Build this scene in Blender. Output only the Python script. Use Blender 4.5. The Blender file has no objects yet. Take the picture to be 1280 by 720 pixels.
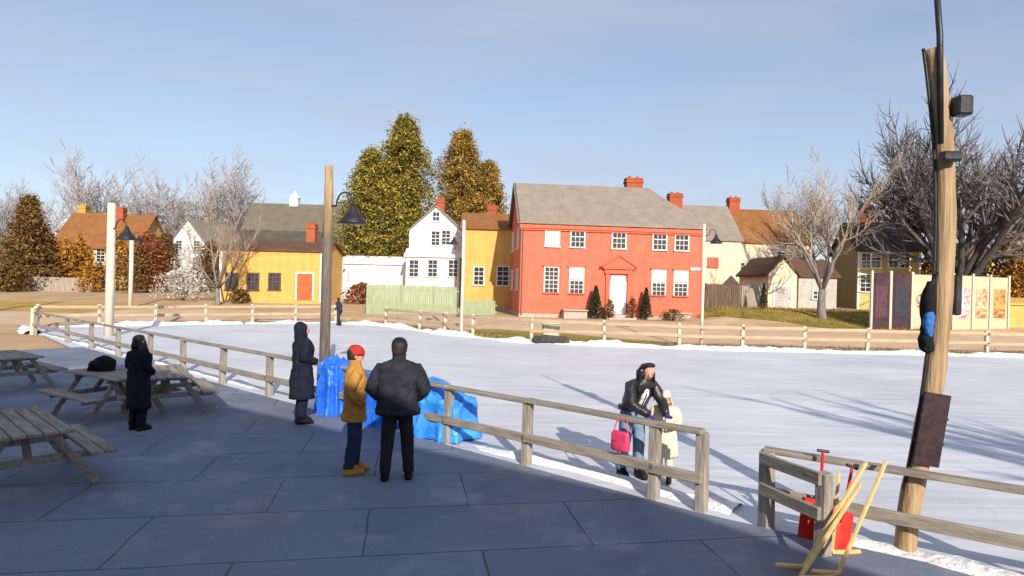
import bpy, bmesh, math, random
from mathutils import Vector, Matrix, noise as mnoise
R = math.radians
S = bpy.context.scene
C = S.collection
rnd = random.Random(7)

# ------------------------------------------------------------------ camera
F = 763.0
ROLL = R(1.5)
CAMZ = 2.65
cam_d = bpy.data.cameras.new('camera'); cam = bpy.data.objects.new('camera', cam_d); C.objects.link(cam)
cam_d.sensor_width = 36; cam_d.lens = 36 * F / 1280; cam_d.clip_end = 3000; cam_d.clip_start = 0.05
CM = Matrix.Translation((0, 0, CAMZ)) @ Matrix.Rotation(R(89.85), 4, 'X') @ Matrix.Rotation(ROLL, 4, 'Z')
cam.matrix_world = CM
S.camera = cam

def ray(px, py):
    d = CM.to_3x3() @ Vector(((px - 640) / F, -(py - 360) / F, -1))
    return d / d.y
def P(px, py, Y):                      # point at distance Y in front
    d = ray(px, py); return Vector((0, 0, CAMZ)) + d * Y
def G(px, py, z=0.0):                  # point on level z
    d = ray(px, py); t = (z - CAMZ) / d.z
    return Vector((0, 0, CAMZ)) + d * t

def sm(a, b, t):
    t = max(0., min(1., (t - a) / (b - a))); return t * t * (3 - 2 * t)
FAR = [(-24, 30.5), (-16, 37.2), (-11.5, 39.8), (-8, 38.6), (-5.4, 35.6), (-2, 32.0), (1, 29.6), (8, 28.6), (20, 28.8), (34, 29.2), (60, 30)]
def yfar(x):
    if x <= FAR[0][0]: return 28 + 0 * x
    for (a, b), (c, d) in zip(FAR[:-1], FAR[1:]):
        if x <= c: return b + (d - b) * (x - a) / (c - a)
    return FAR[-1][1]
def hgt(x, y):                         # terrain height
    yf = yfar(x) + .4
    h = .5 * sm(yf, max(yf + 7, 43), y) + .55 * sm(46, 78, y) + .35 * sm(0, -14, x) * sm(42, 52, y) + 1.0 * sm(12.5, 16.5, x) * sm(39, 47, y)
    h += .12 * sm(-17, -26, x) * sm(30, 22, y)
    return h

# ------------------------------------------------------------------ helpers
class MB:
    def __init__(s): s.v = []; s.f = []; s.mi = []
    def add(s, vs, fs, mi=0):
        n = len(s.v); s.v += [tuple(v) for v in vs]; s.f += [tuple(i + n for i in f) for f in fs]; s.mi += [mi] * len(fs)
    def box(s, c, d, rz=0, M=None, mi=0, bev=0):
        hx, hy, hz = d[0] / 2, d[1] / 2, d[2] / 2
        if bev:
            b = min(bev, hx * .9, hy * .9, hz * .9); vs = []
            bm = bmesh.new(); bmesh.ops.create_cube(bm, size=1)
            for v in bm.verts: v.co = Vector((v.co.x * d[0], v.co.y * d[1], v.co.z * d[2]))
            bmesh.ops.bevel(bm, geom=bm.edges[:], offset=b, segments=1, affect='EDGES')
            bm.verts.index_update(); vs = [v.co.copy() for v in bm.verts]; fs = [[v.index for v in f.verts] for f in bm.faces]; bm.free()
        else:
            vs = [Vector((x, y, z)) for x in (-hx, hx) for y in (-hy, hy) for z in (-hz, hz)]
            fs = [(0, 1, 3, 2), (4, 6, 7, 5), (0, 4, 5, 1), (2, 3, 7, 6), (0, 2, 6, 4), (1, 5, 7, 3)]
        T = Matrix.Translation(c) @ (M if M else Matrix.Rotation(rz, 4, 'Z'))
        s.add([T @ v for v in vs], fs, mi)
    def bar(s, a, b, w, h, mi=0, bev=0):       # box bar from a to b, width w (sideways) height h
        a = Vector(a); b = Vector(b); d = b - a
        x = d.normalized(); up = Vector((0, 0, 1)) if abs(x.z) < .95 else Vector((0, 1, 0))
        y = up.cross(x).normalized(); z = x.cross(y)
        M = Matrix((x, y, z)).transposed().to_4x4()
        s.box((a + b) / 2, (d.length, w, h), M=M, mi=mi, bev=bev)
    def tube(s, a, b, r0, r1, n=6, cap=True, mi=0):
        a = Vector(a); b = Vector(b); d = (b - a)
        if d.length < 1e-6: return
        d.normalize(); up = Vector((0, 0, 1)) if abs(d.z) < .9 else Vector((1, 0, 0))
        u = d.cross(up).normalized(); w = d.cross(u)
        vs = []
        for p, r in ((a, r0), (b, r1)):
            for i in range(n):
                t = 2 * math.pi * i / n; vs.append(p + u * (r * math.cos(t)) + w * (r * math.sin(t)))
        fs = [(i, (i + 1) % n, n + (i + 1) % n, n + i) for i in range(n)]
        if cap: fs += [tuple(range(n - 1, -1, -1)), tuple(range(n, 2 * n))]
        s.add(vs, fs, mi)
    def path(s, pts, rad, n=8, mi=0):          # continuous tube through points
        pts = [Vector(p) for p in pts]
        if not hasattr(rad, '__len__'): rad = [rad] * len(pts)
        vs = []; fs = []
        for k, p in enumerate(pts):
            d = (pts[min(k + 1, len(pts) - 1)] - pts[max(k - 1, 0)]).normalized()
            up = Vector((0, 1, 0)) if abs(d.y) < .9 else Vector((1, 0, 0))
            u = d.cross(up).normalized(); w = d.cross(u)
            for i in range(n):
                t = 2 * math.pi * i / n; vs.append(p + u * (rad[k] * math.cos(t)) + w * (rad[k] * math.sin(t)))
        for k in range(len(pts) - 1):
            for i in range(n):
                fs.append((k * n + i, k * n + (i + 1) % n, (k + 1) * n + (i + 1) % n, (k + 1) * n + i))
        fs += [tuple(range(n - 1, -1, -1)), tuple(range((len(pts) - 1) * n, len(pts) * n))]
        s.add(vs, fs, mi)
    def loft(s, rings, n=20, cap=True, mi=0):   # rings: (center, rx, ry[, M])
        vs = []; fs = []
        for k, rg in enumerate(rings):
            c = Vector(rg[0])
            for i in range(n):
                t = 2 * math.pi * i / n
                ct, st = math.cos(t), math.sin(t)
                e = .8
                q = Vector((math.copysign(abs(ct) ** e, ct) * rg[1], math.copysign(abs(st) ** e, st) * rg[2], 0))
                if len(rg) > 3: q = rg[3] @ q
                vs.append(c + q)
        for k in range(len(rings) - 1):
            for i in range(n):
                fs.append((k * n + i, k * n + (i + 1) % n, (k + 1) * n + (i + 1) % n, (k + 1) * n + i))
        if cap: fs += [tuple(range(n - 1, -1, -1)), tuple(range((len(rings) - 1) * n, len(rings) * n))]
        s.add(vs, fs, mi)
    def ball(s, c, r, seg=12, rg=8, mi=0, M=None):
        rx, ry, rz = r if hasattr(r, '__len__') else (r, r, r)
        vs = [Vector((0, 0, rz))]; fs = []
        for j in range(1, rg):
            ph = math.pi * j / rg
            for i in range(seg):
                t = 2 * math.pi * i / seg
                vs.append(Vector((rx * math.sin(ph) * math.cos(t), ry * math.sin(ph) * math.sin(t), rz * math.cos(ph))))
        vs.append(Vector((0, 0, -rz)))
        for i in range(seg):
            fs.append((0, 1 + i, 1 + (i + 1) % seg))
            b = 1 + (rg - 2) * seg
            fs.append((len(vs) - 1, b + (i + 1) % seg, b + i))
        for j in range(rg - 2):
            for i in range(seg):
                a = 1 + j * seg
                fs.append((a + i, a + seg + i, a + seg + (i + 1) % seg, a + (i + 1) % seg))
        c = Vector(c)
        s.add([c + ((M @ v) if M else v) for v in vs], fs, mi)
    def mesh(s, name):
        m = bpy.data.meshes.new(name); m.from_pydata(s.v, [], s.f); 
        m.polygons.foreach_set('material_index', s.mi); m.update(); return m
    def build(s, name, mats, parent=None, loc=None, rz=0, smooth=False):
        m = s.mesh(name)
        return put(name, m, mats, parent, loc, rz, smooth)

def smooth_rings(keys, n=18):
    """catmull interpolation of loft keys (center, rx, ry)"""
    out = []; K = [(Vector(k[0]), k[1], k[2]) for k in keys]
    for i in range(len(K) - 1):
        a, b, c, d = K[max(i - 1, 0)], K[i], K[i + 1], K[min(i + 2, len(K) - 1)]
        for s in range(4):
            t = s / 4; f = lambda p, q, r_, u_: .5 * ((2 * q) + (r_ - p) * t + (2 * p - 5 * q + 4 * r_ - u_) * t * t + (3 * q - p - 3 * r_ + u_) * t ** 3)
            out.append((f(a[0], b[0], c[0], d[0]), max(.01, f(a[1], b[1], c[1], d[1])), max(.01, f(a[2], b[2], c[2], d[2]))))
    out.append(K[-1]); return out
def wrinkle(mb, amt, seed, sc=9):
    for i, v in enumerate(mb.v):
        p = Vector(v); k = mnoise.noise(Vector((p.x * sc, p.y * sc, p.z * sc * 1.6 + seed))); k2 = mnoise.noise(Vector((p.x * 3, p.y * 3, p.z * 4 + seed)))
        c = Vector((p.x, p.y, 0)); c = c.normalized() if c.length > .01 else Vector((0, 0, 1))
        mb.v[i] = tuple(p + c * (amt * (k + .8 * k2)))

def put(name, m, mats, parent=None, loc=None, rz=0, smooth=False):
    if mats is not None and len(m.materials) == 0:
        for q in (mats if isinstance(mats, (list, tuple)) else [mats]): m.materials.append(q)
    if smooth: m.polygons.foreach_set('use_smooth', [True] * len(m.polygons))
    o = bpy.data.objects.new(name, m); C.objects.link(o)
    if parent: o.parent = parent
    if loc is not None: o.location = loc
    o.rotation_euler[2] = rz
    return o
def tag(o, label=None, cat=None, group=None, kind=None):
    if label: o['label'] = label
    if cat: o['category'] = cat
    if group: o['group'] = group
    if kind: o['kind'] = kind
    return o
def thing(name, label, cat, loc=(0, 0, 0), rz=0, group=None):
    o = bpy.data.objects.new(name, None); C.objects.link(o); o.empty_display_size = .3
    o.location = loc; o.rotation_euler[2] = rz
    return tag(o, label, cat, group)
def dup(root, loc, rz=0, label=None, sc=1.0):
    def cp(o, par):
        c = o.copy(); C.objects.link(c)
        if par: c.parent = par
        for ch in list(o.children): cp(ch, c)
        return c
    r = cp(root, None); r.location = loc; r.rotation_euler[2] = rz; r.scale = (sc, sc, sc) if not hasattr(sc, '__len__') else sc
    if label: r['label'] = label
    return r

# ------------------------------------------------------------------ materials
def mat(name, c1, c2=None, scale=6., rough=.85, bump=.15, bscale=None, stretch=(1, 1, 1), island=0., spec=.3, metal=0., detail=6, c3=None, pos=(.35, .65), sheen=0, bdist=.02):
    m = bpy.data.materials.new(name); m.use_nodes = True
    nt = m.node_tree; N = nt.nodes; L = nt.links; b = N['Principled BSDF']
    b.inputs['Roughness'].default_value = rough; b.inputs['Metallic'].default_value = metal
    b.inputs['Specular IOR Level'].default_value = spec
    tc = N.new('ShaderNodeTexCoord'); mp = N.new('ShaderNodeMapping'); mp.inputs['Scale'].default_value = stretch
    L.new(tc.outputs['Object'], mp.inputs['Vector'])
    no = N.new('ShaderNodeTexNoise'); no.inputs['Scale'].default_value = scale; no.inputs['Detail'].default_value = detail
    no.inputs['Roughness'].default_value = .65
    L.new(mp.outputs[0], no.inputs['Vector'])
    rp = N.new('ShaderNodeValToRGB'); e = rp.color_ramp.elements
    e[0].position = pos[0]; e[1].position = pos[1]
    e[0].color = (*c1, 1); e[1].color = (*(c2 or c1), 1)
    if c3: q = e.new((pos[0] + pos[1]) / 2); q.color = (*c3, 1)
    fac = no.outputs['Fac']
    if island:
        ge = N.new('ShaderNodeNewGeometry'); mx = N.new('ShaderNodeMix'); mx.inputs[0].default_value = island
        L.new(no.outputs['Fac'], mx.inputs[2]); L.new(ge.outputs['Random Per Island'], mx.inputs[3]); fac = mx.outputs[0]
    L.new(fac, rp.inputs[0]); L.new(rp.outputs[0], b.inputs['Base Color'])
    if bump:
        n2 = N.new('ShaderNodeTexNoise'); n2.inputs['Scale'].default_value = bscale or scale * 5; n2.inputs['Detail'].default_value = 5
        L.new(mp.outputs[0], n2.inputs['Vector'])
        bp = N.new('ShaderNodeBump'); bp.inputs['Strength'].default_value = bump; bp.inputs['Distance'].default_value = bdist
        L.new(n2.outputs['Fac'], bp.inputs['Height']); L.new(bp.outputs[0], b.inputs['Normal'])
    return m

def siding(name, c1, c2, pitch=.16, depth=.9):     # clapboards with slight weathering
    m = mat(name, c1, c2, scale=1.6, rough=.7, bump=0, pos=(.3, .75))
    nt = m.node_tree; N = nt.nodes; L = nt.links; b = N['Principled BSDF']
    tc = N['Texture Coordinate']; sx = N.new('ShaderNodeSeparateXYZ'); L.new(tc.outputs['Object'], sx.inputs[0])
    mu = N.new('ShaderNodeMath'); mu.operation = 'DIVIDE'; mu.inputs[1].default_value = pitch; L.new(sx.outputs['Z'], mu.inputs[0])
    fr = N.new('ShaderNodeMath'); fr.operation = 'FRACT'; L.new(mu.outputs[0], fr.inputs[0])
    fl = N.new('ShaderNodeMath'); fl.operation = 'FLOOR'; L.new(mu.outputs[0], fl.inputs[0])
    sg = N.new('ShaderNodeMath'); sg.operation = 'MULTIPLY_ADD'; sg.inputs[1].default_value = .28; L.new(sx.outputs['X'], sg.inputs[0]); L.new(fl.outputs[0], sg.inputs[2])
    f2 = N.new('ShaderNodeMath'); f2.operation = 'FLOOR'; L.new(sg.outputs[0], f2.inputs[0])
    cb = N.new('ShaderNodeCombineXYZ'); L.new(fl.outputs[0], cb.inputs[0]); L.new(f2.outputs[0], cb.inputs[1])
    wn = N.new('ShaderNodeTexWhiteNoise'); wn.noise_dimensions = '2D'; L.new(cb.outputs[0], wn.inputs[0])
    st = N.new('ShaderNodeTexNoise'); st.inputs['Scale'].default_value = 1.; st.inputs['Detail'].default_value = 6; st.inputs['Roughness'].default_value = .7
    ms = N.new('ShaderNodeMapping'); ms.inputs['Scale'].default_value = (2.6, 2.6, .3); L.new(tc.outputs['Object'], ms.inputs[0]); L.new(ms.outputs[0], st.inputs['Vector'])
    a1 = N.new('ShaderNodeMapRange'); a1.inputs[3].default_value = .95; a1.inputs[4].default_value = 1.03; L.new(wn.outputs['Value'], a1.inputs[0])
    a2 = N.new('ShaderNodeMapRange'); a2.inputs[1].default_value = .3; a2.inputs[2].default_value = .7; a2.inputs[3].default_value = .8; a2.inputs[4].default_value = 1.05; L.new(st.outputs['Fac'], a2.inputs[0])
    am = N.new('ShaderNodeMath'); am.operation = 'MULTIPLY'; L.new(a1.outputs[0], am.inputs[0]); L.new(a2.outputs[0], am.inputs[1])
    vm = N.new('ShaderNodeVectorMath'); vm.operation = 'SCALE'; L.new(N['Color Ramp'].outputs[0], vm.inputs[0]); L.new(am.outputs[0], vm.inputs['Scale']); L.new(vm.outputs[0], b.inputs['Base Color'])
    inv = N.new('ShaderNodeMath'); inv.operation = 'SUBTRACT'; inv.inputs[0].default_value = 1; L.new(fr.outputs[0], inv.inputs[1])
    bp = N.new('ShaderNodeBump'); bp.inputs['Strength'].default_value = depth; bp.inputs['Distance'].default_value = .02
    L.new(inv.outputs[0], bp.inputs['Height']); L.new(bp.outputs[0], b.inputs['Normal'])
    return m
def shingle(name, c1, c2, sc=5.):
    m = mat(name, c1, c2, scale=1.1, rough=.9, bump=0, pos=(.3, .7))
    nt = m.node_tree; N = nt.nodes; L = nt.links; b = N['Principled BSDF']
    tc = N['Texture Coordinate']; sx = N.new('ShaderNodeSeparateXYZ'); L.new(tc.outputs['Object'], sx.inputs[0])
    cb = N.new('ShaderNodeCombineXYZ'); L.new(sx.outputs['X'], cb.inputs[0])
    mu = N.new('ShaderNodeMath'); mu.operation = 'ADD'; L.new(sx.outputs['Z'], mu.inputs[0]); L.new(sx.outputs['Y'], mu.inputs[1]); L.new(mu.outputs[0], cb.inputs[1])
    br = N.new('ShaderNodeTexBrick'); br.inputs['Scale'].default_value = sc; br.inputs['Mortar Size'].default_value = .03
    br.inputs['Color1'].default_value = (.55, .55, .55, 1); br.inputs['Color2'].default_value = (1, 1, 1, 1); br.inputs['Mortar'].default_value = (.35, .35, .35, 1)
    L.new(cb.outputs[0], br.inputs['Vector'])
    mx = N.new('ShaderNodeMix'); mx.data_type = 'RGBA'; mx.blend_type = 'MULTIPLY'; mx.inputs[0].default_value = .7
    L.new(N['Color Ramp'].outputs[0], mx.inputs[6]); L.new(br.outputs['Color'], mx.inputs[7]); L.new(mx.outputs[2], b.inputs['Base Color'])
    bp = N.new('ShaderNodeBump'); bp.inputs['Strength'].default_value = .5; bp.inputs['Distance'].default_value = .02
    L.new(br.outputs['Fac'], bp.inputs['Height']); bp.invert = True; L.new(bp.outputs[0], b.inputs['Normal'])
    return m

M = {}
M['red'] = siding('red_clapboard', (.60, .135, .078), (.68, .17, .10))
M['redtrim'] = mat('red_trim', (.56, .13, .08), (.62, .15, .09))
M['yellow'] = siding('yellow_clapboard', (.66, .385, .095), (.74, .45, .13))
M['paleyel'] = siding('pale_yellow_clapboard', (.66, .45, .14), (.72, .52, .2))
M['cream'] = siding('cream_clapboard', (.72, .62, .44), (.80, .70, .53))
M['white'] = siding('white_clapboard', (.76, .76, .78), (.82, .82, .84))
M['wtrim'] = mat('white_trim', (.72, .71, .68), (.8, .79, .77), rough=.6)
M['shadewall'] = siding('shade_tinted_clapboard', (.26, .18, .075), (.34, .24, .10))  # yellow house's gable end: its shade is put into this brown colour
M['greyshed'] = siding('grey_boards', (.42, .40, .37), (.55, .52, .48), pitch=.2)
M['roofgrey'] = shingle('grey_shingle', (.32, .265, .22), (.44, .37, .315))
M['rooforange'] = shingle('rusty_shingle', (.30, .12, .035), (.42, .19, .07))
M['roofdark'] = shingle('dark_shingle', (.075, .07, .062), (.15, .135, .11))
M['roofbrown'] = shingle('brown_shingle', (.14, .075, .045), (.22, .12, .075))
M['roofmid'] = shingle('olive_shingle', (.17, .15, .115), (.25, .22, .165))
M['brick'] = shingle('chimney_brick', (.48, .11, .05), (.60, .17, .08), sc=9)
M['ybrick'] = shingle('ochre_brick', (.62, .40, .08), (.7, .48, .13), sc=9)
M['pane'] = mat('window_glass', (.02, .025, .035), (.05, .055, .07), scale=2, rough=.12, bump=.05, spec=.5)
M['blind'] = mat('window_shade', (.78, .74, .62), (.82, .78, .68), rough=.9)
M['door'] = mat('white_door', (.80, .80, .80), (.84, .84, .84), rough=.5)
M['reddoor'] = mat('orange_red_door', (.72, .10, .03), (.78, .13, .04), rough=.6)
M['metal'] = mat('dark_metal', (.03, .03, .035), (.06, .06, .07), rough=.45, metal=.6)
M['stone'] = mat('foundation_stone', (.35, .31, .26), (.5, .45, .39), scale=4, bump=.5)
M['pole'] = mat('tan_pole_wood', (.25, .165, .085), (.50, .36, .21), scale=5, stretch=(4, 4, .22), rough=.8, bump=.6, bscale=14)  # tan wood of the big pole and the tall lamp pole's upper part
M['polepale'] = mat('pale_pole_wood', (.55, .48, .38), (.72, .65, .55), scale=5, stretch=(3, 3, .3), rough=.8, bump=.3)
M['poledark'] = mat('dark_pole_wood', (.10, .075, .065), (.2, .16, .14), scale=5, stretch=(3, 3, .3), rough=.85, bump=.4)  # darker wood colour for the pole foot, also used on the downpipes
M['fence'] = mat('weathered_rail', (.19, .165, .14), (.36, .32, .27), scale=4, stretch=(.5, 4, 4), rough=.85, bump=.5, bscale=18)
M['fencepost'] = mat('weathered_post', (.20, .175, .15), (.40, .36, .31), scale=4, stretch=(4, 4, .5), rough=.85, bump=.5, bscale=18)
M['farpost'] = mat('pale_far_post', (.50, .43, .33), (.66, .58, .46), scale=5, rough=.85)
M['farrail'] = mat('tan_far_rail', (.36, .265, .165), (.50, .39, .26), scale=2, stretch=(.4, 3, 3), rough=.85)
M['table'] = mat('grey_picnic_wood', (.20, .17, .14), (.38, .34, .29), scale=4, stretch=(.5, 4, 4), rough=.85, bump=.4, bscale=20)
M['greenfence'] = mat('pale_green_boards', (.24, .30, .17), (.36, .41, .27), scale=3, stretch=(5, 5, .4), bump=.2)
M['brownfence'] = mat('dark_brown_boards', (.06, .04, .035), (.20, .14, .10), scale=3, stretch=(5, 5, .3), bump=.3)
M['palefence'] = mat('grey_boards_fence', (.26, .22, .18), (.4, .35, .29), scale=3, stretch=(5, 5, .3), bump=.3)
M['bark'] = mat('grey_bark', (.13, .115, .11), (.26, .235, .225), scale=3, stretch=(3, 3, .6), rough=.9, bump=.6, bscale=10)
M['twig'] = mat('pale_twigs', (.27, .245, .26), (.42, .385, .40), scale=2, rough=.9, bump=0)
M['darkbark'] = mat('dark_bark', (.035, .031, .03), (.09, .08, .074), scale=3, stretch=(3, 3, .6), rough=.9, bump=.6, bscale=10)
M['darktwig'] = mat('dark_twigs', (.085, .075, .075), (.19, .17, .17), scale=2, rough=.9, bump=0)
M['tantwig'] = mat('tan_twigs', (.22, .175, .13), (.37, .30, .225), scale=2, rough=.9, bump=0)
M['evergreen'] = mat('olive_needles', (.03, .032, .012), (.50, .38, .07), scale=.55, rough=.85, bump=0, island=.45, c3=(.185, .15, .025), pos=(.28, .72), spec=.2)
M['evergold'] = mat('golden_needles', (.05, .04, .012), (.55, .33, .075), scale=.6, rough=.85, bump=0, island=.45, c3=(.27, .17, .032), pos=(.28, .72), spec=.2)
M['darkneedle'] = mat('dark_needles', (.012, .018, .008), (.06, .065, .025), scale=3, rough=.85, bump=0, island=.5, spec=.2)
M['brownleaf'] = mat('brown_leaves', (.07, .04, .015), (.26, .15, .05), scale=.8, rough=.9, bump=0, island=.5, spec=.15)
M['orangeleaf'] = mat('orange_leaves', (.22, .09, .015), (.55, .27, .05), scale=.7, rough=.9, bump=0, island=.5, spec=.15)
M['redleaf'] = mat('russet_leaves', (.14, .045, .02), (.34, .12, .05), scale=.7, rough=.9, bump=0, island=.5, spec=.15)
M['paleleaf'] = mat('pale_shrub_twigs', (.34, .32, .29), (.66, .63, .57), scale=.9, rough=.9, bump=0, island=.5, spec=.15)  # pale twig colour of the shrubs by the cream-white house
M['ground'] = mat('dry_ground', (.40, .255, .135), (.52, .36, .21), scale=.35, rough=.95, bump=.3, bscale=6, c3=(.46, .31, .17))
M['road'] = mat('tan_dirt_road', (.50, .345, .22), (.60, .43, .29), scale=.5, rough=.95, bump=.2, bscale=9)
M['grass'] = mat('dormant_grass', (.16, .12, .025), (.34, .235, .055), scale=.7, rough=.95, bump=.5, bscale=9, c3=(.25, .19, .035))
M['lawn'] = mat('straw_grass', (.34, .21, .04), (.50, .33, .09), scale=.5, rough=.95, bump=.5, bscale=9)
M['snow'] = mat('snow', (.50, .47, .43), (.84, .84, .86), scale=1.3, rough=.8, bump=.8, bscale=9, bdist=.06, pos=(.28, .48), detail=9)
M['board'] = mat('dark_notice_board', (.022, .012, .016), (.055, .03, .035), scale=9, rough=.75, bump=.4)

def ice_mat():
    m = mat('skated_ice', (.62, .63, .67), (.76, .765, .79), scale=.22, rough=.55, bump=0, pos=(.3, .7), spec=.25)
    nt = m.node_tree; N = nt.nodes; L = nt.links; b = N['Principled BSDF']
    tc = N['Texture Coordinate']
    prev = N['Color Ramp'].outputs[0]
    for ang, st, sc, amt in ((.5, (.25, 2., 1), 2.2, .20), (-.9, (.16, 2.4, 1), 3., .17), (1.4, (.14, 2., 1), 4., .17), (2.2, (.5, .8, 1), .5, .2)):
        mp = N.new('ShaderNodeMapping'); mp.inputs['Rotation'].default_value = (0, 0, ang); mp.inputs['Scale'].default_value = st
        L.new(tc.outputs['Object'], mp.inputs[0])
        no = N.new('ShaderNodeTexNoise'); no.inputs['Scale'].default_value = sc; no.inputs['Detail'].default_value = 7; no.inputs['Distortion'].default_value = .4
        L.new(mp.outputs[0], no.inputs['Vector'])
        rp = N.new('ShaderNodeValToRGB'); rp.color_ramp.elements[0].position = .42; rp.color_ramp.elements[1].position = .66
        rp.color_ramp.elements[0].color = (1, 1, 1, 1); rp.color_ramp.elements[1].color = (.62, .66, .74, 1)
        L.new(no.outputs['Fac'], rp.inputs[0])
        mx = N.new('ShaderNodeMix'); mx.data_type = 'RGBA'; mx.blend_type = 'MULTIPLY'; mx.inputs[0].default_value = amt * 1.6
        L.new(prev, mx.inputs[6]); L.new(rp.outputs[0], mx.inputs[7]); prev = mx.outputs[2]
    for sc_, cnt, wd_, colr, amt in ((.16, 26, .030, (1.12, 1.12, 1.12, 1), .9), (.23, 22, .035, (.80, .82, .86, 1), .8), (.5, 16, .05, (1.1, 1.1, 1.1, 1), .6)):
        no = N.new('ShaderNodeTexNoise'); no.inputs['Scale'].default_value = sc_; no.inputs['Detail'].default_value = 1; no.inputs['Distortion'].default_value = .6
        mp = N.new('ShaderNodeMapping'); mp.inputs['Location'].default_value = (cnt * 3.1, cnt * 1.7, 0); L.new(tc.outputs['Object'], mp.inputs[0]); L.new(mp.outputs[0], no.inputs['Vector'])
        m1 = N.new('ShaderNodeMath'); m1.operation = 'MULTIPLY'; m1.inputs[1].default_value = cnt; L.new(no.outputs['Fac'], m1.inputs[0])
        m2 = N.new('ShaderNodeMath'); m2.operation = 'FRACT'; L.new(m1.outputs[0], m2.inputs[0])
        m3 = N.new('ShaderNodeMath'); m3.operation = 'LESS_THAN'; m3.inputs[1].default_value = wd_; L.new(m2.outputs[0], m3.inputs[0])
        brk = N.new('ShaderNodeTexNoise'); brk.inputs['Scale'].default_value = .9; brk.inputs['Detail'].default_value = 3; L.new(mp.outputs[0], brk.inputs['Vector'])
        m4 = N.new('ShaderNodeMapRange'); m4.inputs[1].default_value = .45; m4.inputs[2].default_value = .6; m4.inputs[4].default_value = amt; L.new(brk.outputs['Fac'], m4.inputs[0])
        m5 = N.new('ShaderNodeMath'); m5.operation = 'MULTIPLY'; L.new(m3.outputs[0], m5.inputs[0]); L.new(m4.outputs[0], m5.inputs[1])
        mx = N.new('ShaderNodeMix'); mx.data_type = 'RGBA'; mx.blend_type = 'MULTIPLY'; L.new(m5.outputs[0], mx.inputs[0]); L.new(prev, mx.inputs[6]); mx.inputs[7].default_value = colr; prev = mx.outputs[2]
    L.new(prev, b.inputs['Base Color'])
    n2 = N.new('ShaderNodeTexNoise'); n2.inputs['Scale'].default_value = 1.6; n2.inputs['Detail'].default_value = 8
    L.new(tc.outputs['Object'], n2.inputs['Vector'])
    bp = N.new('ShaderNodeBump'); bp.inputs['Strength'].default_value = .25; bp.inputs['Distance'].default_value = .03
    L.new(n2.outputs['Fac'], bp.inputs['Height']); L.new(bp.outputs[0], b.inputs['Normal'])
    return m
M['ice'] = ice_mat()

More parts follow.
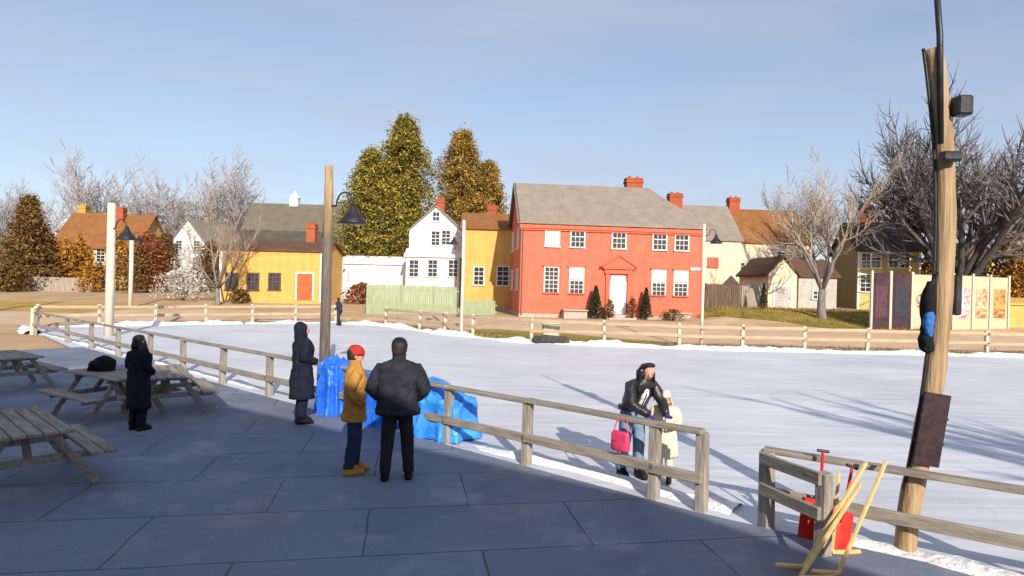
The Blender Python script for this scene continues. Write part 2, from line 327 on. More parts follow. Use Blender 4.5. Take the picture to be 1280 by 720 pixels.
def patio_mat():
    m = mat('slate_paving', (.14, .17, .24), (.21, .24, .315), scale=1.1, rough=.7, bump=0, pos=(.3, .7), spec=.3)
    nt = m.node_tree; N = nt.nodes; L = nt.links; b = N['Principled BSDF']
    tc = N['Texture Coordinate']
    mp = N.new('ShaderNodeMapping'); mp.inputs['Rotation'].default_value = (0, 0, R(-10)); mp.inputs['Location'].default_value = (.3, .25, 0); L.new(tc.outputs['Object'], mp.inputs[0])
    wob = N.new('ShaderNodeTexNoise'); wob.inputs['Scale'].default_value = 1.3; L.new(tc.outputs['Object'], wob.inputs['Vector'])
    mixv = N.new('ShaderNodeVectorMath'); mixv.operation = 'MULTIPLY_ADD'; mixv.inputs[1].default_value = (.06, .06, 0); L.new(wob.outputs['Color'], mixv.inputs[0]); L.new(mp.outputs[0], mixv.inputs[2])
    br = N.new('ShaderNodeTexBrick'); br.inputs['Scale'].default_value = 1; br.inputs['Brick Width'].default_value = 2.3; br.inputs['Row Height'].default_value = 1.25
    br.inputs['Mortar Size'].default_value = .014; br.inputs['Mortar Smooth'].default_value = .6
    br.inputs['Color1'].default_value = (.9, .91, .93, 1); br.inputs['Color2'].default_value = (1.06, 1.06, 1.06, 1); br.inputs['Mortar'].default_value = (.42, .42, .45, 1)
    L.new(mixv.outputs[0], br.inputs['Vector'])
    mx = N.new('ShaderNodeMix'); mx.data_type = 'RGBA'; mx.blend_type = 'MULTIPLY'; mx.inputs[0].default_value = 1
    L.new(N['Color Ramp'].outputs[0], mx.inputs[6]); L.new(br.outputs['Color'], mx.inputs[7])
    # scattered trodden snow dust
    n3 = N.new('ShaderNodeTexNoise'); n3.inputs['Scale'].default_value = .9; n3.inputs['Detail'].default_value = 10; n3.inputs['Roughness'].default_value = .72; L.new(tc.outputs['Object'], n3.inputs['Vector'])
    rp = N.new('ShaderNodeValToRGB'); rp.color_ramp.elements[0].position = .53; rp.color_ramp.elements[1].position = .72
    rp.color_ramp.elements[0].color = (0, 0, 0, 1); rp.color_ramp.elements[1].color = (.7, .7, .7, 1); L.new(n3.outputs['Fac'], rp.inputs[0])
    m2 = N.new('ShaderNodeMix'); m2.data_type = 'RGBA'; L.new(rp.outputs[0], m2.inputs[0]); L.new(mx.outputs[2], m2.inputs[6]); m2.inputs[7].default_value = (.38, .38, .42, 1)
    pv = m2.outputs[2]
    for sc_, p0, p1, colr, amt in ((.55, .50, .64, (.55, .56, .58, 1), .75), (38., .60, .72, (1.9, 1.9, 1.9, 1), .55), (60., .60, .7, (.45, .45, .45, 1), .6)):
        n5 = N.new('ShaderNodeTexNoise'); n5.inputs['Scale'].default_value = sc_; n5.inputs['Detail'].default_value = 8 if sc_ < 1 else 2; n5.inputs['Roughness'].default_value = .65; L.new(tc.outputs['Object'], n5.inputs['Vector'])
        r5 = N.new('ShaderNodeMapRange'); r5.inputs[1].default_value = p0; r5.inputs[2].default_value = p1; r5.inputs[4].default_value = amt; L.new(n5.outputs['Fac'], r5.inputs[0])
        x5 = N.new('ShaderNodeMix'); x5.data_type = 'RGBA'; x5.blend_type = 'MULTIPLY'; L.new(r5.outputs[0], x5.inputs[0]); L.new(pv, x5.inputs[6]); x5.inputs[7].default_value = colr; pv = x5.outputs[2]
        if sc_ < 1:
            r6 = N.new('ShaderNodeMapRange'); r6.inputs[1].default_value = p0; r6.inputs[2].default_value = p1; r6.inputs[3].default_value = .75; r6.inputs[4].default_value = .42; L.new(n5.outputs['Fac'], r6.inputs[0]); L.new(r6.outputs[0], b.inputs['Roughness'])
    L.new(pv, b.inputs['Base Color'])
    n4 = N.new('ShaderNodeTexNoise'); n4.inputs['Scale'].default_value = 7; n4.inputs['Detail'].default_value = 8; L.new(tc.outputs['Object'], n4.inputs['Vector'])
    ad = N.new('ShaderNodeMath'); ad.operation = 'SUBTRACT'; L.new(n4.outputs['Fac'], ad.inputs[0]); L.new(br.outputs['Fac'], ad.inputs[1])
    bp = N.new('ShaderNodeBump'); bp.inputs['Strength'].default_value = .5; bp.inputs['Distance'].default_value = .02
    L.new(ad.outputs[0], bp.inputs['Height']); L.new(bp.outputs[0], b.inputs['Normal'])
    return m
M['patio'] = patio_mat()

def cloth(name, c, c2=None, rough=.95, sc=9, bump=.8): return mat(name, c, c2 or tuple(min(1, x * 1.35 + .004) for x in c), scale=sc, rough=rough, bump=bump, bscale=16, bdist=.035, spec=.12)
M['skin'] = mat('skin', (.55, .29, .20), (.62, .34, .25), rough=.55, bump=.05)

# ------------------------------------------------------------------ light
SUN_EL = R(26); SH = Vector((-.26, .966, 0)).normalized()     # direction shadows run
ld = bpy.data.lights.new('sun', 'SUN'); ld.energy = 4.6; ld.angle = R(.53); ld.color = (1, .90, .76)
lo = bpy.data.objects.new('sun', ld); C.objects.link(lo)
sdir = Vector((SH.x * math.cos(SUN_EL), SH.y * math.cos(SUN_EL), -math.sin(SUN_EL)))
lo.rotation_euler = sdir.to_track_quat('-Z', 'Y').to_euler(); lo.location = (20, -40, 30)
w = bpy.data.worlds.new('World'); S.world = w; w.use_nodes = True
N = w.node_tree.nodes; L = w.node_tree.links; bg = N['Background']
sky = N.new('ShaderNodeTexSky'); sky.sky_type = 'NISHITA'; sky.sun_disc = False; sky.sun_elevation = SUN_EL
sky.sun_rotation = math.atan2(-SH.x, -SH.y); sky.air_density = 1.0; sky.dust_density = .6; sky.ozone_density = 1.6; sky.altitude = 10
tc = N.new('ShaderNodeTexCoord'); mp = N.new('ShaderNodeMapping'); mp.inputs['Scale'].default_value = (1.0, 1.0, 4.5); mp.inputs['Rotation'].default_value = (0, R(5), R(20))
L.new(tc.outputs['Generated'], mp.inputs[0])
cn = N.new('ShaderNodeTexNoise'); cn.inputs['Scale'].default_value = 1.6; cn.inputs['Detail'].default_value = 7; cn.inputs['Roughness'].default_value = .55; cn.inputs['Distortion'].default_value = .3
L.new(mp.outputs[0], cn.inputs['Vector'])
cr = N.new('ShaderNodeValToRGB'); cr.color_ramp.elements[0].position = .36; cr.color_ramp.elements[1].position = .70
cr.color_ramp.elements[0].color = (.28, .28, .28, 1); cr.color_ramp.elements[1].color = (.78, .78, .78, 1); L.new(cn.outputs['Fac'], cr.inputs[0])
mx = N.new('ShaderNodeMix'); mx.data_type = 'RGBA'; L.new(cr.outputs[0], mx.inputs[0]); L.new(sky.outputs[0], mx.inputs[6]); mx.inputs[7].default_value = (3.3, 3.55, 4.4, 1)
L.new(mx.outputs[2], bg.inputs['Color']); bg.inputs['Strength'].default_value = .13
S.view_settings.view_transform = 'Standard'; S.view_settings.look = 'None'; S.view_settings.gamma = 1; S.view_settings.exposure = 0.34
S.render.engine = 'CYCLES'; S.cycles.max_bounces = 5; S.cycles.use_denoising = True

# ------------------------------------------------------------------ ground
def terrain():
    xs = [-400, -220, -130] + [-90 + 2 * i for i in range(91)] + [130, 220, 400]
    ys = [-60, -30, -10] + [0 + 2 * i for i in range(46)] + [100, 120, 160, 260, 500, 1200]
    mb = MB(); vs = []
    for y in ys:
        for x in xs:
            z = hgt(x, y) - .06
            if y > 30: z += .05 * mnoise.noise(Vector((x * .2, y * .2, 0)))
            vs.append((x, y, z))
    n = len(xs); fs = [(j * n + i, j * n + i + 1, (j + 1) * n + i + 1, (j + 1) * n + i) for j in range(len(ys) - 1) for i in range(n - 1)]
    mb.add(vs, fs); return tag(mb.build('ground', M['ground'], smooth=True), kind='structure')
terrain()
def drape(name, poly, m, off, kind='structure', step=1.0):
    """sheet following the terrain; poly given as (left_x(y), right_x(y)) sampled rows"""
    mb = MB(); vs = []; rows = []
    for (y, xa, xb) in poly:
        k = max(2, int((xb - xa) / 2) + 1)
        rows.append((y, [xa + (xb - xa) * i / 40 for i in range(41)]))
    for y, xs in rows:
        for x in xs: vs.append((x, y, hgt(x, y) - .06 + off + (.05 * mnoise.noise(Vector((x * .2, y * .2, 0))) if y > 30 else 0)))
    fs = [(j * 41 + i, j * 41 + i + 1, (j + 1) * 41 + i + 1, (j + 1) * 41 + i) for j in range(len(rows) - 1) for i in range(40)]
    mb.add(vs, fs); o = mb.build(name, m, smooth=True); o['kind'] = kind; return o

# fence line of the near side: a -> b
FA = Vector((-21.0, 26.95, 0)); FB = Vector((2.35, 7.35, 0)); FD = (FB - FA).normalized(); FN = Vector((-FD.y, FD.x, 0))   # normal to the rink
if FN.y < 0: FN = -FN
far_line = FAR
FC = Vector((2.95, 6.95, 0)); FE = Vector((8.2, 3.6, 0))
def flat(name, pts, z, m, kind='structure'):
    bm = bmesh.new(); f = bm.faces.new([bm.verts.new((x, y, z)) for x, y in pts]); bmesh.ops.triangulate(bm, faces=[f])
    me = bpy.data.meshes.new(name); bm.to_mesh(me); bm.free()
    o = put(name, me, m); o['kind'] = kind; return o
near_pts = [(FA.x - .6, FA.y + 1.2), (FA.x + .1, FA.y + .1), (-15, 21.2), (FB.x - .3, FB.y - .4), (FC.x - .1, FC.y - .5), (FE.x - .3, FE.y - .5), (40, -6)]
flat('ice', near_pts + [(60, -6), (60, 28.9)] + [(x, y - .5) for x, y in reversed(far_line[:-1])], .0, M['ice'])
flat('patio', [(-30, -14), (14, -14), (8.4, 3.4), (FC.x - .1, FC.y - .12), (FB.x - .1, FB.y - .12), (-15.6, 22.25), (-18.5, 18.5), (-30, 17)], .035, M['patio'])

def ribbon(name, line, wid, hmax, m, seed, kind='stuff', base=-.03, step=.25):
    """lumpy snow ridge along a line"""
    pts = []
    for (a, b) in zip(line[:-1], line[1:]):
        a = Vector((a[0], a[1], 0)); b = Vector((b[0], b[1], 0)); n = max(1, int((b - a).length / step))
        for i in range(n): pts.append(a + (b - a) * i / n)
    pts.append(Vector((line[-1][0], line[-1][1], 0)))
    prof = [-1, -.75, -.5, -.25, 0, .25, .5, .75, 1]; vs = []; fs = []
    for k, p in enumerate(pts):
        d = (pts[min(k + 1, len(pts) - 1)] - pts[max(k - 1, 0)]).normalized(); n = Vector((-d.y, d.x, 0))
        ww = wid * (.75 + .5 * mnoise.noise(Vector((p.x * .35, p.y * .35, seed))))
        hh = hmax * max(.15, .55 + .9 * mnoise.noise(Vector((p.x * .5, p.y * .5, seed + 9))))
        for t in prof:
            q = p + n * (t * ww)
            q = q + n * (.12 * mnoise.noise(Vector((q.x * 1.7, q.y * 1.7, seed + 6)))); z = base + hh * (1 - t * t) * (1 + .6 * mnoise.noise(Vector((q.x * 2.2, q.y * 2.2, seed + 3))) + .5 * mnoise.noise(Vector((q.x * 5.5, q.y * 5.5, seed + 4))))
            gz = max(0, hgt(q.x, q.y) - .06)
            vs.append((q.x, q.y, z + gz * (.9 if t > 0 else .9)))
    m_ = len(prof)
    for k in range(len(pts) - 1):
        for i in range(m_ - 1): fs.append((k * m_ + i, k * m_ + i + 1, (k + 1) * m_ + i + 1, (k + 1) * m_ + i))
    mb = MB(); mb.add(vs, fs); o = mb.build(name, m, smooth=True); o['kind'] = kind; return o
ribbon('snow', [(x, y - .55) for x, y in far_line[1:]], .85, .3, M['snow'], 3)
ribbon('snow', [tuple((FA + FN * .35).xy), tuple((FB + FN * .3 + FD * .3).xy)], .32, .16, M['snow'], 11)
ribbon('snow', [(FA.x - .3, FA.y + .3), (-24, 30.2), (-16.2, 36.6)], .6, .25, M['snow'], 15)
ribbon('snow', [(FC.x + .6, FC.y - .35), (FC.x + 2.4, FC.y - 1.6), (FE.x, FE.y + .15)], .45, .22, M['snow'], 19)
ribbon('snow', [(FC.x + 1.3, FC.y - 1.9), (FC.x + 2.6, FC.y - 2.75), (7, 2.6)], .5, .14, M['snow'], 23)

# road, lawns beyond the rink
drape('road', [(31.5 + i * .5, -45, 60) for i in range(24)], M['road'], .012)
drape('grass', [(38.6 + .5 * i, max(13.2, 23.5 - i * .85 + .6 * math.sin(i * 1.3)), 27 + .25 * i) for i in range(21)], M['grass'], .035, kind='structure')
drape('grass', [(31.2 + .35 * i, 2.5 - .9 * i, 8.5 - .6 * i) for i in range(14)], M['grass'], .022, kind='structure')
drape('lawn', [(38 + .6 * i, -46 + .5 * i, -27 + .2 * i) for i in range(14)], M['lawn'], .03, kind='structure')
drape('lawn', [(24.5 + .4 * i, -40, -22.5 - .25 * i) for i in range(14)], M['lawn'], .02, kind='structure')

# ------------------------------------------------------------------ windows, doors
_wc = {}
def window(par, x, z, w, h, nx=3, ny=4, y=0, shade=0, trim='wtrim', cap=None, facing=0, label=None):
    """window in the local frame of a house; facing 0 = front (-y)"""
    key = (round(w, 2), round(h, 2), nx, ny, shade, trim, cap)
    if key not in _wc:
        f = MB(); t = .09
        f.box((-w / 2 - t / 2, -.03, 0), (t, .1, h + 2 * t)); f.box((w / 2 + t / 2, -.03, 0), (t, .1, h + 2 * t))
        f.box((0, -.03, h / 2 + t / 2), (w, .1, t))
        for i in range(1, nx): f.box((-w / 2 + w * i / nx, -.034, 0), (.035, .03, h))
        for j in range(1, ny): f.box((0, -.037, -h / 2 + h * j / ny), (w, .034, .06 if j * 2 == ny else .035))
        s = MB(); s.box((0, -.06, -h / 2 - t / 2), (w + 2 * t + .1, .17, t))
        lt = None
        if cap: lt = MB(); lt.box((0, -.07, h / 2 + t * 1.6), (w + .42, .2, .11))
        p = MB(); p.box((0, -.004, 0), (w, .016, h))
        b = None
        if shade: b = MB(); b.box((0, -.0155, h / 2 - h * shade / 2), (w - .01, .005, h * shade))
        mm = f.mesh('window'); mm.materials.append(M[trim]); ms = s.mesh('sill'); ms.materials.append(M[cap or trim])
        ml = None
        if lt: ml = lt.mesh('lintel'); ml.materials.append(M[cap])
        mp_ = p.mesh('pane'); mp_.materials.append(M['pane'])
        mb_ = None
        if b: mb_ = b.mesh('blind'); mb_.materials.append(M['blind'])
        _wc[key] = (mm, ms, mp_, mb_, ml)
    mm, ms, mp_, mb_, ml = _wc[key]
    o = put('window', mm, None, par, (x, y, z), facing)
    put('sill', ms, None, o); put('pane', mp_, None, o)
    if mb_: put('blind', mb_, None, o)
    if ml: put('lintel', ml, None, o)
    if label: o['label'] = label
    return o
def door(par, x, z0, w, h, m, y=0, name='door'):
    d = MB(); d.box((0, -.03, h / 2), (w, .07, h))
    for sx in (-1, 1):
        for (a, b) in ((.1, .42), (.5, .9)): d.box((sx * w * .23, -.07, h * (a + b) / 2), (w * .33, .02, h * (b - a)))
    o = d.build(name, M[m], par, (x, y, z0))
    k = MB(); k.ball((w * .4, -.12, h * .45), .04, 8, 6); k.build('handle', M['metal'], o)
    fr = MB(); t = .12
    fr.box((-w / 2 - t / 2, -.04, h / 2), (t, .12, h)); fr.box((w / 2 + t / 2, -.04, h / 2), (t, .12, h)); fr.box((0, -.045, h + t / 2), (w + 2 * t, .13, t))
    fr.build('door_frame', M['wtrim'], o)
    return o
def gable_walls(w, d, h, rise, axis='x'):
    """closed wall shell, local x 0..w, y 0..d; ridge along axis"""
    mb = MB()
    if axis == 'x':   # ridge along x, gables at x=0 and x=w
        v = [(0, 0, -.8), (w, 0, -.8), (w, d, -.8), (0, d, -.8), (0, 0, h), (w, 0, h), (w, d, h), (0, d, h), (0, d / 2, h + rise), (w, d / 2, h + rise)]
        f = [(0, 1, 5, 4), (1, 2, 6, 9, 5), (2, 3, 7, 6), (3, 0, 4, 8, 7), (4, 5, 9, 8), (6, 7, 8, 9)]
    else:
        v = [(0, 0, -.8), (w, 0, -.8), (w, d, -.8), (0, d, -.8), (0, 0, h), (w, 0, h), (w, d, h), (0, d, h), (w / 2, 0, h + rise), (w / 2, d, h + rise)]
        f = [(0, 1, 5, 8, 4), (1, 2, 6, 5), (2, 3, 7, 9, 6), (3, 0, 4, 7), (4, 8, 9, 7), (5, 6, 9, 8)]
    mb.add(v, f); return mb
def slab(mb, pts, t=.14):
    """roof slab: polygon pts lifted by thickness along z"""
    n = len(pts); pts = [Vector(p) for p in pts]
    vs = [p + Vector((0, 0, .02)) for p in pts] + [p + Vector((0, 0, .02 + t)) for p in pts]
    fs = [tuple(range(n - 1, -1, -1)), tuple(range(n, 2 * n))] + [(i, (i + 1) % n, n + (i + 1) % n, n + i) for i in range(n)]
    mb.add(vs, fs)
def gable_roof(w, d, h, rise, ov=.3, axis='x', t=.14):
    mb = MB()
    if axis == 'x':
        s = rise / (d / 2); e = ov * s
        slab(mb, [(-ov, -ov, h - e), (w + ov, -ov, h - e), (w + ov, d / 2, h + rise), (-ov, d / 2, h + rise)], t)
        slab(mb, [(-ov, d / 2, h + rise), (w + ov, d / 2, h + rise), (w + ov, d + ov, h - e), (-ov, d + ov, h - e)], t)
    else:
        s = rise / (w / 2); e = ov * s
        slab(mb, [(-ov, -ov, h - e), (w / 2, -ov, h + rise), (w / 2, d + ov, h + rise), (-ov, d + ov, h - e)], t)
        slab(mb, [(w / 2, -ov, h + rise), (w + ov, -ov, h - e), (w + ov, d + ov, h - e), (w / 2, d + ov, h + rise)], t)
    return mb
def chimney(par, x, y, z0, z1, w, d, m='brick'):
    mb = MB(); mb.box((x, y, (z0 + z1) / 2), (w, d, z1 - z0)); mb.box((x, y, z1 - .2), (w + .14, d + .14, .16)); mb.box((x, y, z1 + .05), (w + .06, d + .06, .14))
    for sx in (-.25, .25): mb.tube((x + sx * w, y, z1 + .1), (x + sx * w, y, z1 + .32), .13, .11, 8)
    return mb.build('chimney', M[m], par)
def corners(par, w, d, h, m, wd=.14):
    for i, (x, y) in enumerate(((0, 0), (w, 0), (0, d), (w, d))):
        mb = MB(); sx = -1 if x == 0 else 1; sy = -1 if y == 0 else 1
        mb.box((x - sx * (wd / 2 - .022), y - sy * (wd / 2 - .022), h / 2 - .02), (wd, wd, h - .1))
        mb.build('corner_board', M[m], par)

def house_at(name, label, pl, pr, Yl, yaw, zb=None):
    """Empty at the front left base corner; pl/pr pixel columns of the corners -> width"""
    a = P(pl, 360, Yl); a.z = 0
    d = Vector((math.cos(yaw), math.sin(yaw), 0))
    r = ray(pr, 360); r.z = 0
    # a + d*w = r*s
    det = d.x * (-r.y) - d.y * (-r.x)
    wdt = ((-a.x) * (-r.y) - (-a.y) * (-r.x)) / det
    z = hgt(a.x, a.y) if zb is None else zb
    return thing(name, label, 'house', (a.x, a.y, z), yaw), wdt

# ------------------------------------------------------------------ red house
rh, W = house_at('red_house', 'two-storey red clapboard house with white door and grey hipped roof', 650, 878, 45, R(5), .48)
D, H, RZ = 9.0, 7.05, 3.35
hip = 3.0
wl = MB(); wl.add([(0, 0, -.8), (W, 0, -.8), (W, D, -.8), (0, D, -.8), (0, 0, H), (W, 0, H), (W, D, H), (0, D, H), (0, D / 2, H + RZ)],
                  [(0, 1, 5, 4), (1, 2, 6, 5), (2, 3, 7, 6), (3, 0, 4, 8, 7), (4, 5, 6, 7)]); wl.build('wall', M['red'], rh)
rf = MB(); ov = .32; e = ov * RZ / (D / 2)
slab(rf, [(-ov, -ov, H - e), (W + ov, -ov, H - e), (W - hip, D / 2, H + RZ), (-ov, D / 2, H + RZ)], .16)
slab(rf, [(-ov, D / 2, H + RZ), (W - hip, D / 2, H + RZ), (W + ov, D + ov, H - e), (-ov, D + ov, H - e)], .16)
slab(rf, [(W + ov, -ov, H - e), (W + ov, D + ov, H - e), (W - hip, D / 2, H + RZ)], .16)
rfo = rf.build('roof', M['roofgrey'], rh)
chimney(rfo, W - hip - 1.0, D / 2 + .9, H + RZ - 1.4, H + RZ + .95, 1.35, .9)
cn_ = MB(); cn_.box((W / 2, -.12, H - .42), (W + .3, .22, .26)); cn_.box((W / 2, -.08, H - .62), (W + .14, .12, .12)); cn_.build('cornice', M['redtrim'], rh)
rk = MB(); rk.bar((-.2, -.3, H - .2), (-.2, D / 2, H + RZ + .02), .12, .3); rk.bar((-.2, D + .3, H - .2), (-.2, D / 2, H + RZ + .02), .12, .3); rk.build('rake_board', M['brownfence'], rh)
corners(rh, W, D, H - .6, 'redtrim', .2)
fd = MB(); fd.box((W / 2, D / 2, -.3), (W + .08, D + .08, 1.0)); fd.build('foundation', M['stone'], rh)
for i, u in enumerate((2.3, 4.18, 7.3, 10.4, 12.1)):
    uu = u / 13.8 * W
    window(rh, uu, 5.98, .95, 1.5, 3, 4, shade=1.0 if i == 0 else 0)
    if i != 2: window(rh, uu, 2.72, .95, 1.85, 3, 6, shade=0 if i == 0 else .45, cap='redtrim')
for (y, z) in ((2.2, 5.9), (6.6, 5.9), (2.2, 2.7), (6.6, 2.7)): window(rh, 0, z, .9, 1.5, 3, 4, y=y, facing=-R(90))
dx = 7.3 / 13.8 * W
door(rh, dx, .32, 1.02, 2.35, 'door')
tr = MB(); tr.box((0, -.05, 2.97), (1.1, .06, .42)); 
tro = tr.build('transom', M['wtrim'], rh, (dx, 0, 0))
en = MB()
for sx in (-1, 1): en.box((sx * .82, -.08, 1.85), (.24, .16, 3.0))
en.box((0, -.1, 3.48), (2.1, .2, .34)); en.box((0, -.17, 3.72), (2.4, .34, .12))
en.add([(-1.25, -.34, 3.79), (1.25, -.34, 3.79), (0, -.34, 4.55), (-1.25, 0, 3.79), (1.25, 0, 3.79), (0, 0, 4.55)], [(0, 1, 2), (3, 5, 4), (0, 2, 5, 3), (1, 4, 5, 2), (0, 3, 4, 1)])
en.bar((-1.4, -.2, 3.8), (0, -.2, 4.66), .46, .1); en.bar((1.4, -.2, 3.8), (0, -.2, 4.66), .46, .1)
en.build('entrance_surround', M['redtrim'], rh, (dx, 0, 0))
st = MB(); st.box((0, -.5, .0), (1.9, 1.0, .62)); st.box((0, -1.15, -.16), (2.2, .5, .5)); st.build('doorstep', M['stone'], rh, (dx, 0, 0))
bk = MB(); bk.box((4.0, -.55, .15), (1.7, 1.0, .75)); bk.bar((3.1, -.62, .56), (4.9, -.62, .56), 1.2, .08); bk.build('bulkhead', M['stone'], rh)
bk = MB(); bk.box((W - 2.0, -.5, .1), (1.5, .9, .7)); bk.bar((W - 2.85, -.55, .5), (W - 1.15, -.55, .5), 1.1, .08); bk.build('bulkhead', M['stone'], rh)
sg = MB(); sg.box((0, -.03, 0), (.75, .05, .2)); sg.build('house_sign', M['wtrim'], rh, (W - .6, -.01, 3.85))
for dxx in (-.3, W + .06):
    dp = MB(); dp.tube((dxx if dxx > 0 else .12, -.1, .1), (dxx if dxx > 0 else .12, -.1, H - .5), .05, .05, 6); dp.build('downpipe', M['poledark'], rh)

# ------------------------------------------------------------------ yellow house behind its left side
yh, w_ = house_at('yellow_house', 'two-storey yellow house tucked behind the left end of the red house', 577, 668, 53, R(3), .75)
h_ = P(600, 285, 53).z - .75
gable_walls(w_, 6, h_, 1.5).build('wall', M['yellow'], yh); yr = gable_roof(w_, 6, h_, 1.5, .25).build('roof', M['rooforange'], yh)
chimney(yr, 2.5, 3.6, h_ + .7, h_ + 2.3, .8, .7)
corners(yh, w_, 6, h_, 'yellow', .16)
window(yh, (598 - 577) / 91 * w_, P(598, 345, 53).z - .75, .8, 1.5, 2, 4)
window(yh, (628 - 577) / 91 * w_, P(628, 345, 53).z - .75, .95, 1.6, 2, 4)
fd = MB(); fd.box((w_ / 2, 3, -.4), (w_ + .1, 6.1, .9)); fd.build('foundation', M['stone'], yh)

# ------------------------------------------------------------------ white gabled house
wh, w_ = house_at('white_house', 'white gable-fronted house with red brick chimney in front of the evergreens', 510, 576, 58, R(-2), .95)
he = P(512, 288, 58).z - .95; ha = P(547, 259, 58).z - .95
gable_walls(w_, 9, he, ha - he, 'y').build('wall', M['white'], wh)
wr = gable_roof(w_, 9, he, ha - he, .2, 'y').build('roof', M['roofgrey'], wh); chimney(wr, w_ / 2 + .1, 2.2, ha - .5, ha + .95, .75, .75)
u = lambda px: (px - 510) / 66 * w_
window(wh, w_ / 2, P(549, 271, 58).z - .95, .6, .8, 2, 2)
window(wh, u(543), P(545, 298, 58).z - .95, .75, 1.3, 2, 4); window(wh, u(556), P(545, 297, 58).z - .95, .75, 1.3, 2, 4)
for px in (520, 543, 568): window(wh, u(px), P(px, 336, 58).z - .95, .8, 1.5, 2, 4, y=-1.22)
pz = P(540, 318, 58).z - .95
po = MB(); po.add([(0, -1.2, -.8), (w_, -1.2, -.8), (w_, 0, -.8), (0, 0, -.8), (0, -1.2, pz - .3), (w_, -1.2, pz - .3), (w_, 0, pz + .4), (0, 0, pz + .4)], [(0, 1, 5, 4), (1, 2, 6, 5), (3, 0, 4, 7), (4, 5, 6, 7), (2, 3, 7, 6)])
po = po.build('porch', M['white'], wh)
pr = MB(); slab(pr, [(-.2, -1.4, pz - .35), (w_ + .2, -1.4, pz - .35), (w_ + .2, -.02, pz + .42), (-.2, -.02, pz + .42)], .1); pr.build('porch_roof', M['wtrim'], po)
fl = MB(); fl.bar((0, 0, 0), (.35, -.8, .7), .04, .04); fl.add([(.3, -.5, .65), (.32, -.62, -.55), (.36, -.2, -.6), (.28, -.12, .25)], [(0, 1, 2, 3)]); fl.add([(.3, -.53, .65), (.32, -.65, -.55), (.36, -.23, -.6), (.28, -.15, .25)], [(3, 2, 1, 0)])
fo = fl.build('flag', M['reddoor'], None, wh.matrix_world @ Vector((0, 0, 0))); 
fo.location = Vector(wh.location) + Vector((u(564), -.1, P(566, 305, 58).z - .95)); tag(fo, 'small red flag hanging on the front of the white gabled house', 'flag')
ws, w2 = house_at('white_outbuilding', 'long low white outbuilding to the left of the white gabled house', 424, 509, 60, R(0), 1.2)
zt = P(470, 330, 60).z - 1.2
gable_walls(w2, 4, zt, .7).build('wall', M['white'], ws); gable_roof(w2, 4, zt, .7, .2).build('roof', M['wtrim'], ws)
door(ws, w2 * .25, 0, .95, 2.0, 'wtrim')

# ------------------------------------------------------------------ low yellow building at the left
lb, w_ = house_at('yellow_workshop', 'low yellow building with orange-red door and three windows', 274, 402, 50, R(2), .85)
he = P(340, 313, 50).z - .85
gable_walls(w_, 7, he, .9).build('wall', M['yellow'], lb); lr = gable_roof(w_, 7, he, .9, .22).build('roof', M['roofbrown'], lb)
u = lambda px: (px - 274) / 128 * w_
chimney(lr, u(371) + .05, 3.6, he + .3, P(370, 279, 52).z - .85, .75, .75)
door(lb, u(381), P(381, 375, 50).z - .85, 1.25, P(381, 342, 50).z - P(381, 375, 50).z, 'reddoor')
for px in (289, 316, 343): window(lb, u(px), P(px, 352, 50).z - .85, .85, 1.3, 3, 4, trim='brownfence')
corners(lb, w_, 7, he, 'wtrim', .18)
fd = MB(); fd.box((w_ / 2, 3.5, -.5), (w_ + .08, 7.08, .9)); fd.build('foundation', M['stone'], lb)

# ------------------------------------------------------------------ dark gambrel house behind it
db, w_ = house_at('gambrel_house', 'dark-roofed gambrel house with white cupola behind the low yellow building', 292, 428, 72, R(1), 1.2)
z1 = P(360, 318, 72).z - 1.2; z2 = P(360, 290, 74).z - 1.2; z3 = P(360, 256, 77).z - 1.2
v = []
for x in (0, w_): v += [(x, 0, -.8), (x, 0, z1), (x, 2.2, z2), (x, 5.2, z3), (x, 8.2, z2), (x, 10.4, z1), (x, 10.4, -.8)]
mb = MB(); mb.add(v, [tuple(range(6, -1, -1)), tuple(range(7, 14))] + [(i, (i + 1) % 7, 7 + (i + 1) % 7, 7 + i) for i in range(7)]); mb.build('wall', M['cream'], db)
mb = MB(); mb2 = MB()
slab(mb, [(-.3, -.3, z1 - .4), (w_ + .3, -.3, z1 - .4), (w_ + .3, 2.2, z2), (-.3, 2.2, z2)]); slab(mb, [(-.3, 8.2, z2), (w_ + .3, 8.2, z2), (w_ + .3, 10.7, z1 - .4), (-.3, 10.7, z1 - .4)])
slab(mb2, [(-.3, 2.2, z2), (w_ + .3, 2.2, z2), (w_ + .3, 5.2, z3), (-.3, 5.2, z3)]); slab(mb2, [(-.3, 5.2, z3), (w_ + .3, 5.2, z3), (w_ + .3, 8.2, z2), (-.3, 8.2, z2)])
dr = mb.build('lower_roof', M['roofdark'], db); d2 = mb2.build('roof', M['roofmid'], db)
cu = MB(); cx = (347 - 292) / 136 * w_; cu.box((cx, 5.2, z3 + .35), (1.0, 1.0, 1.1)); cu.loft([((cx, 5.2, z3 + .9), .7, .7), ((cx, 5.2, z3 + 1.2), .4, .4), ((cx, 5.2, z3 + 1.75), .06, .06)], 8); cu.build('cupola', M['wtrim'], d2)

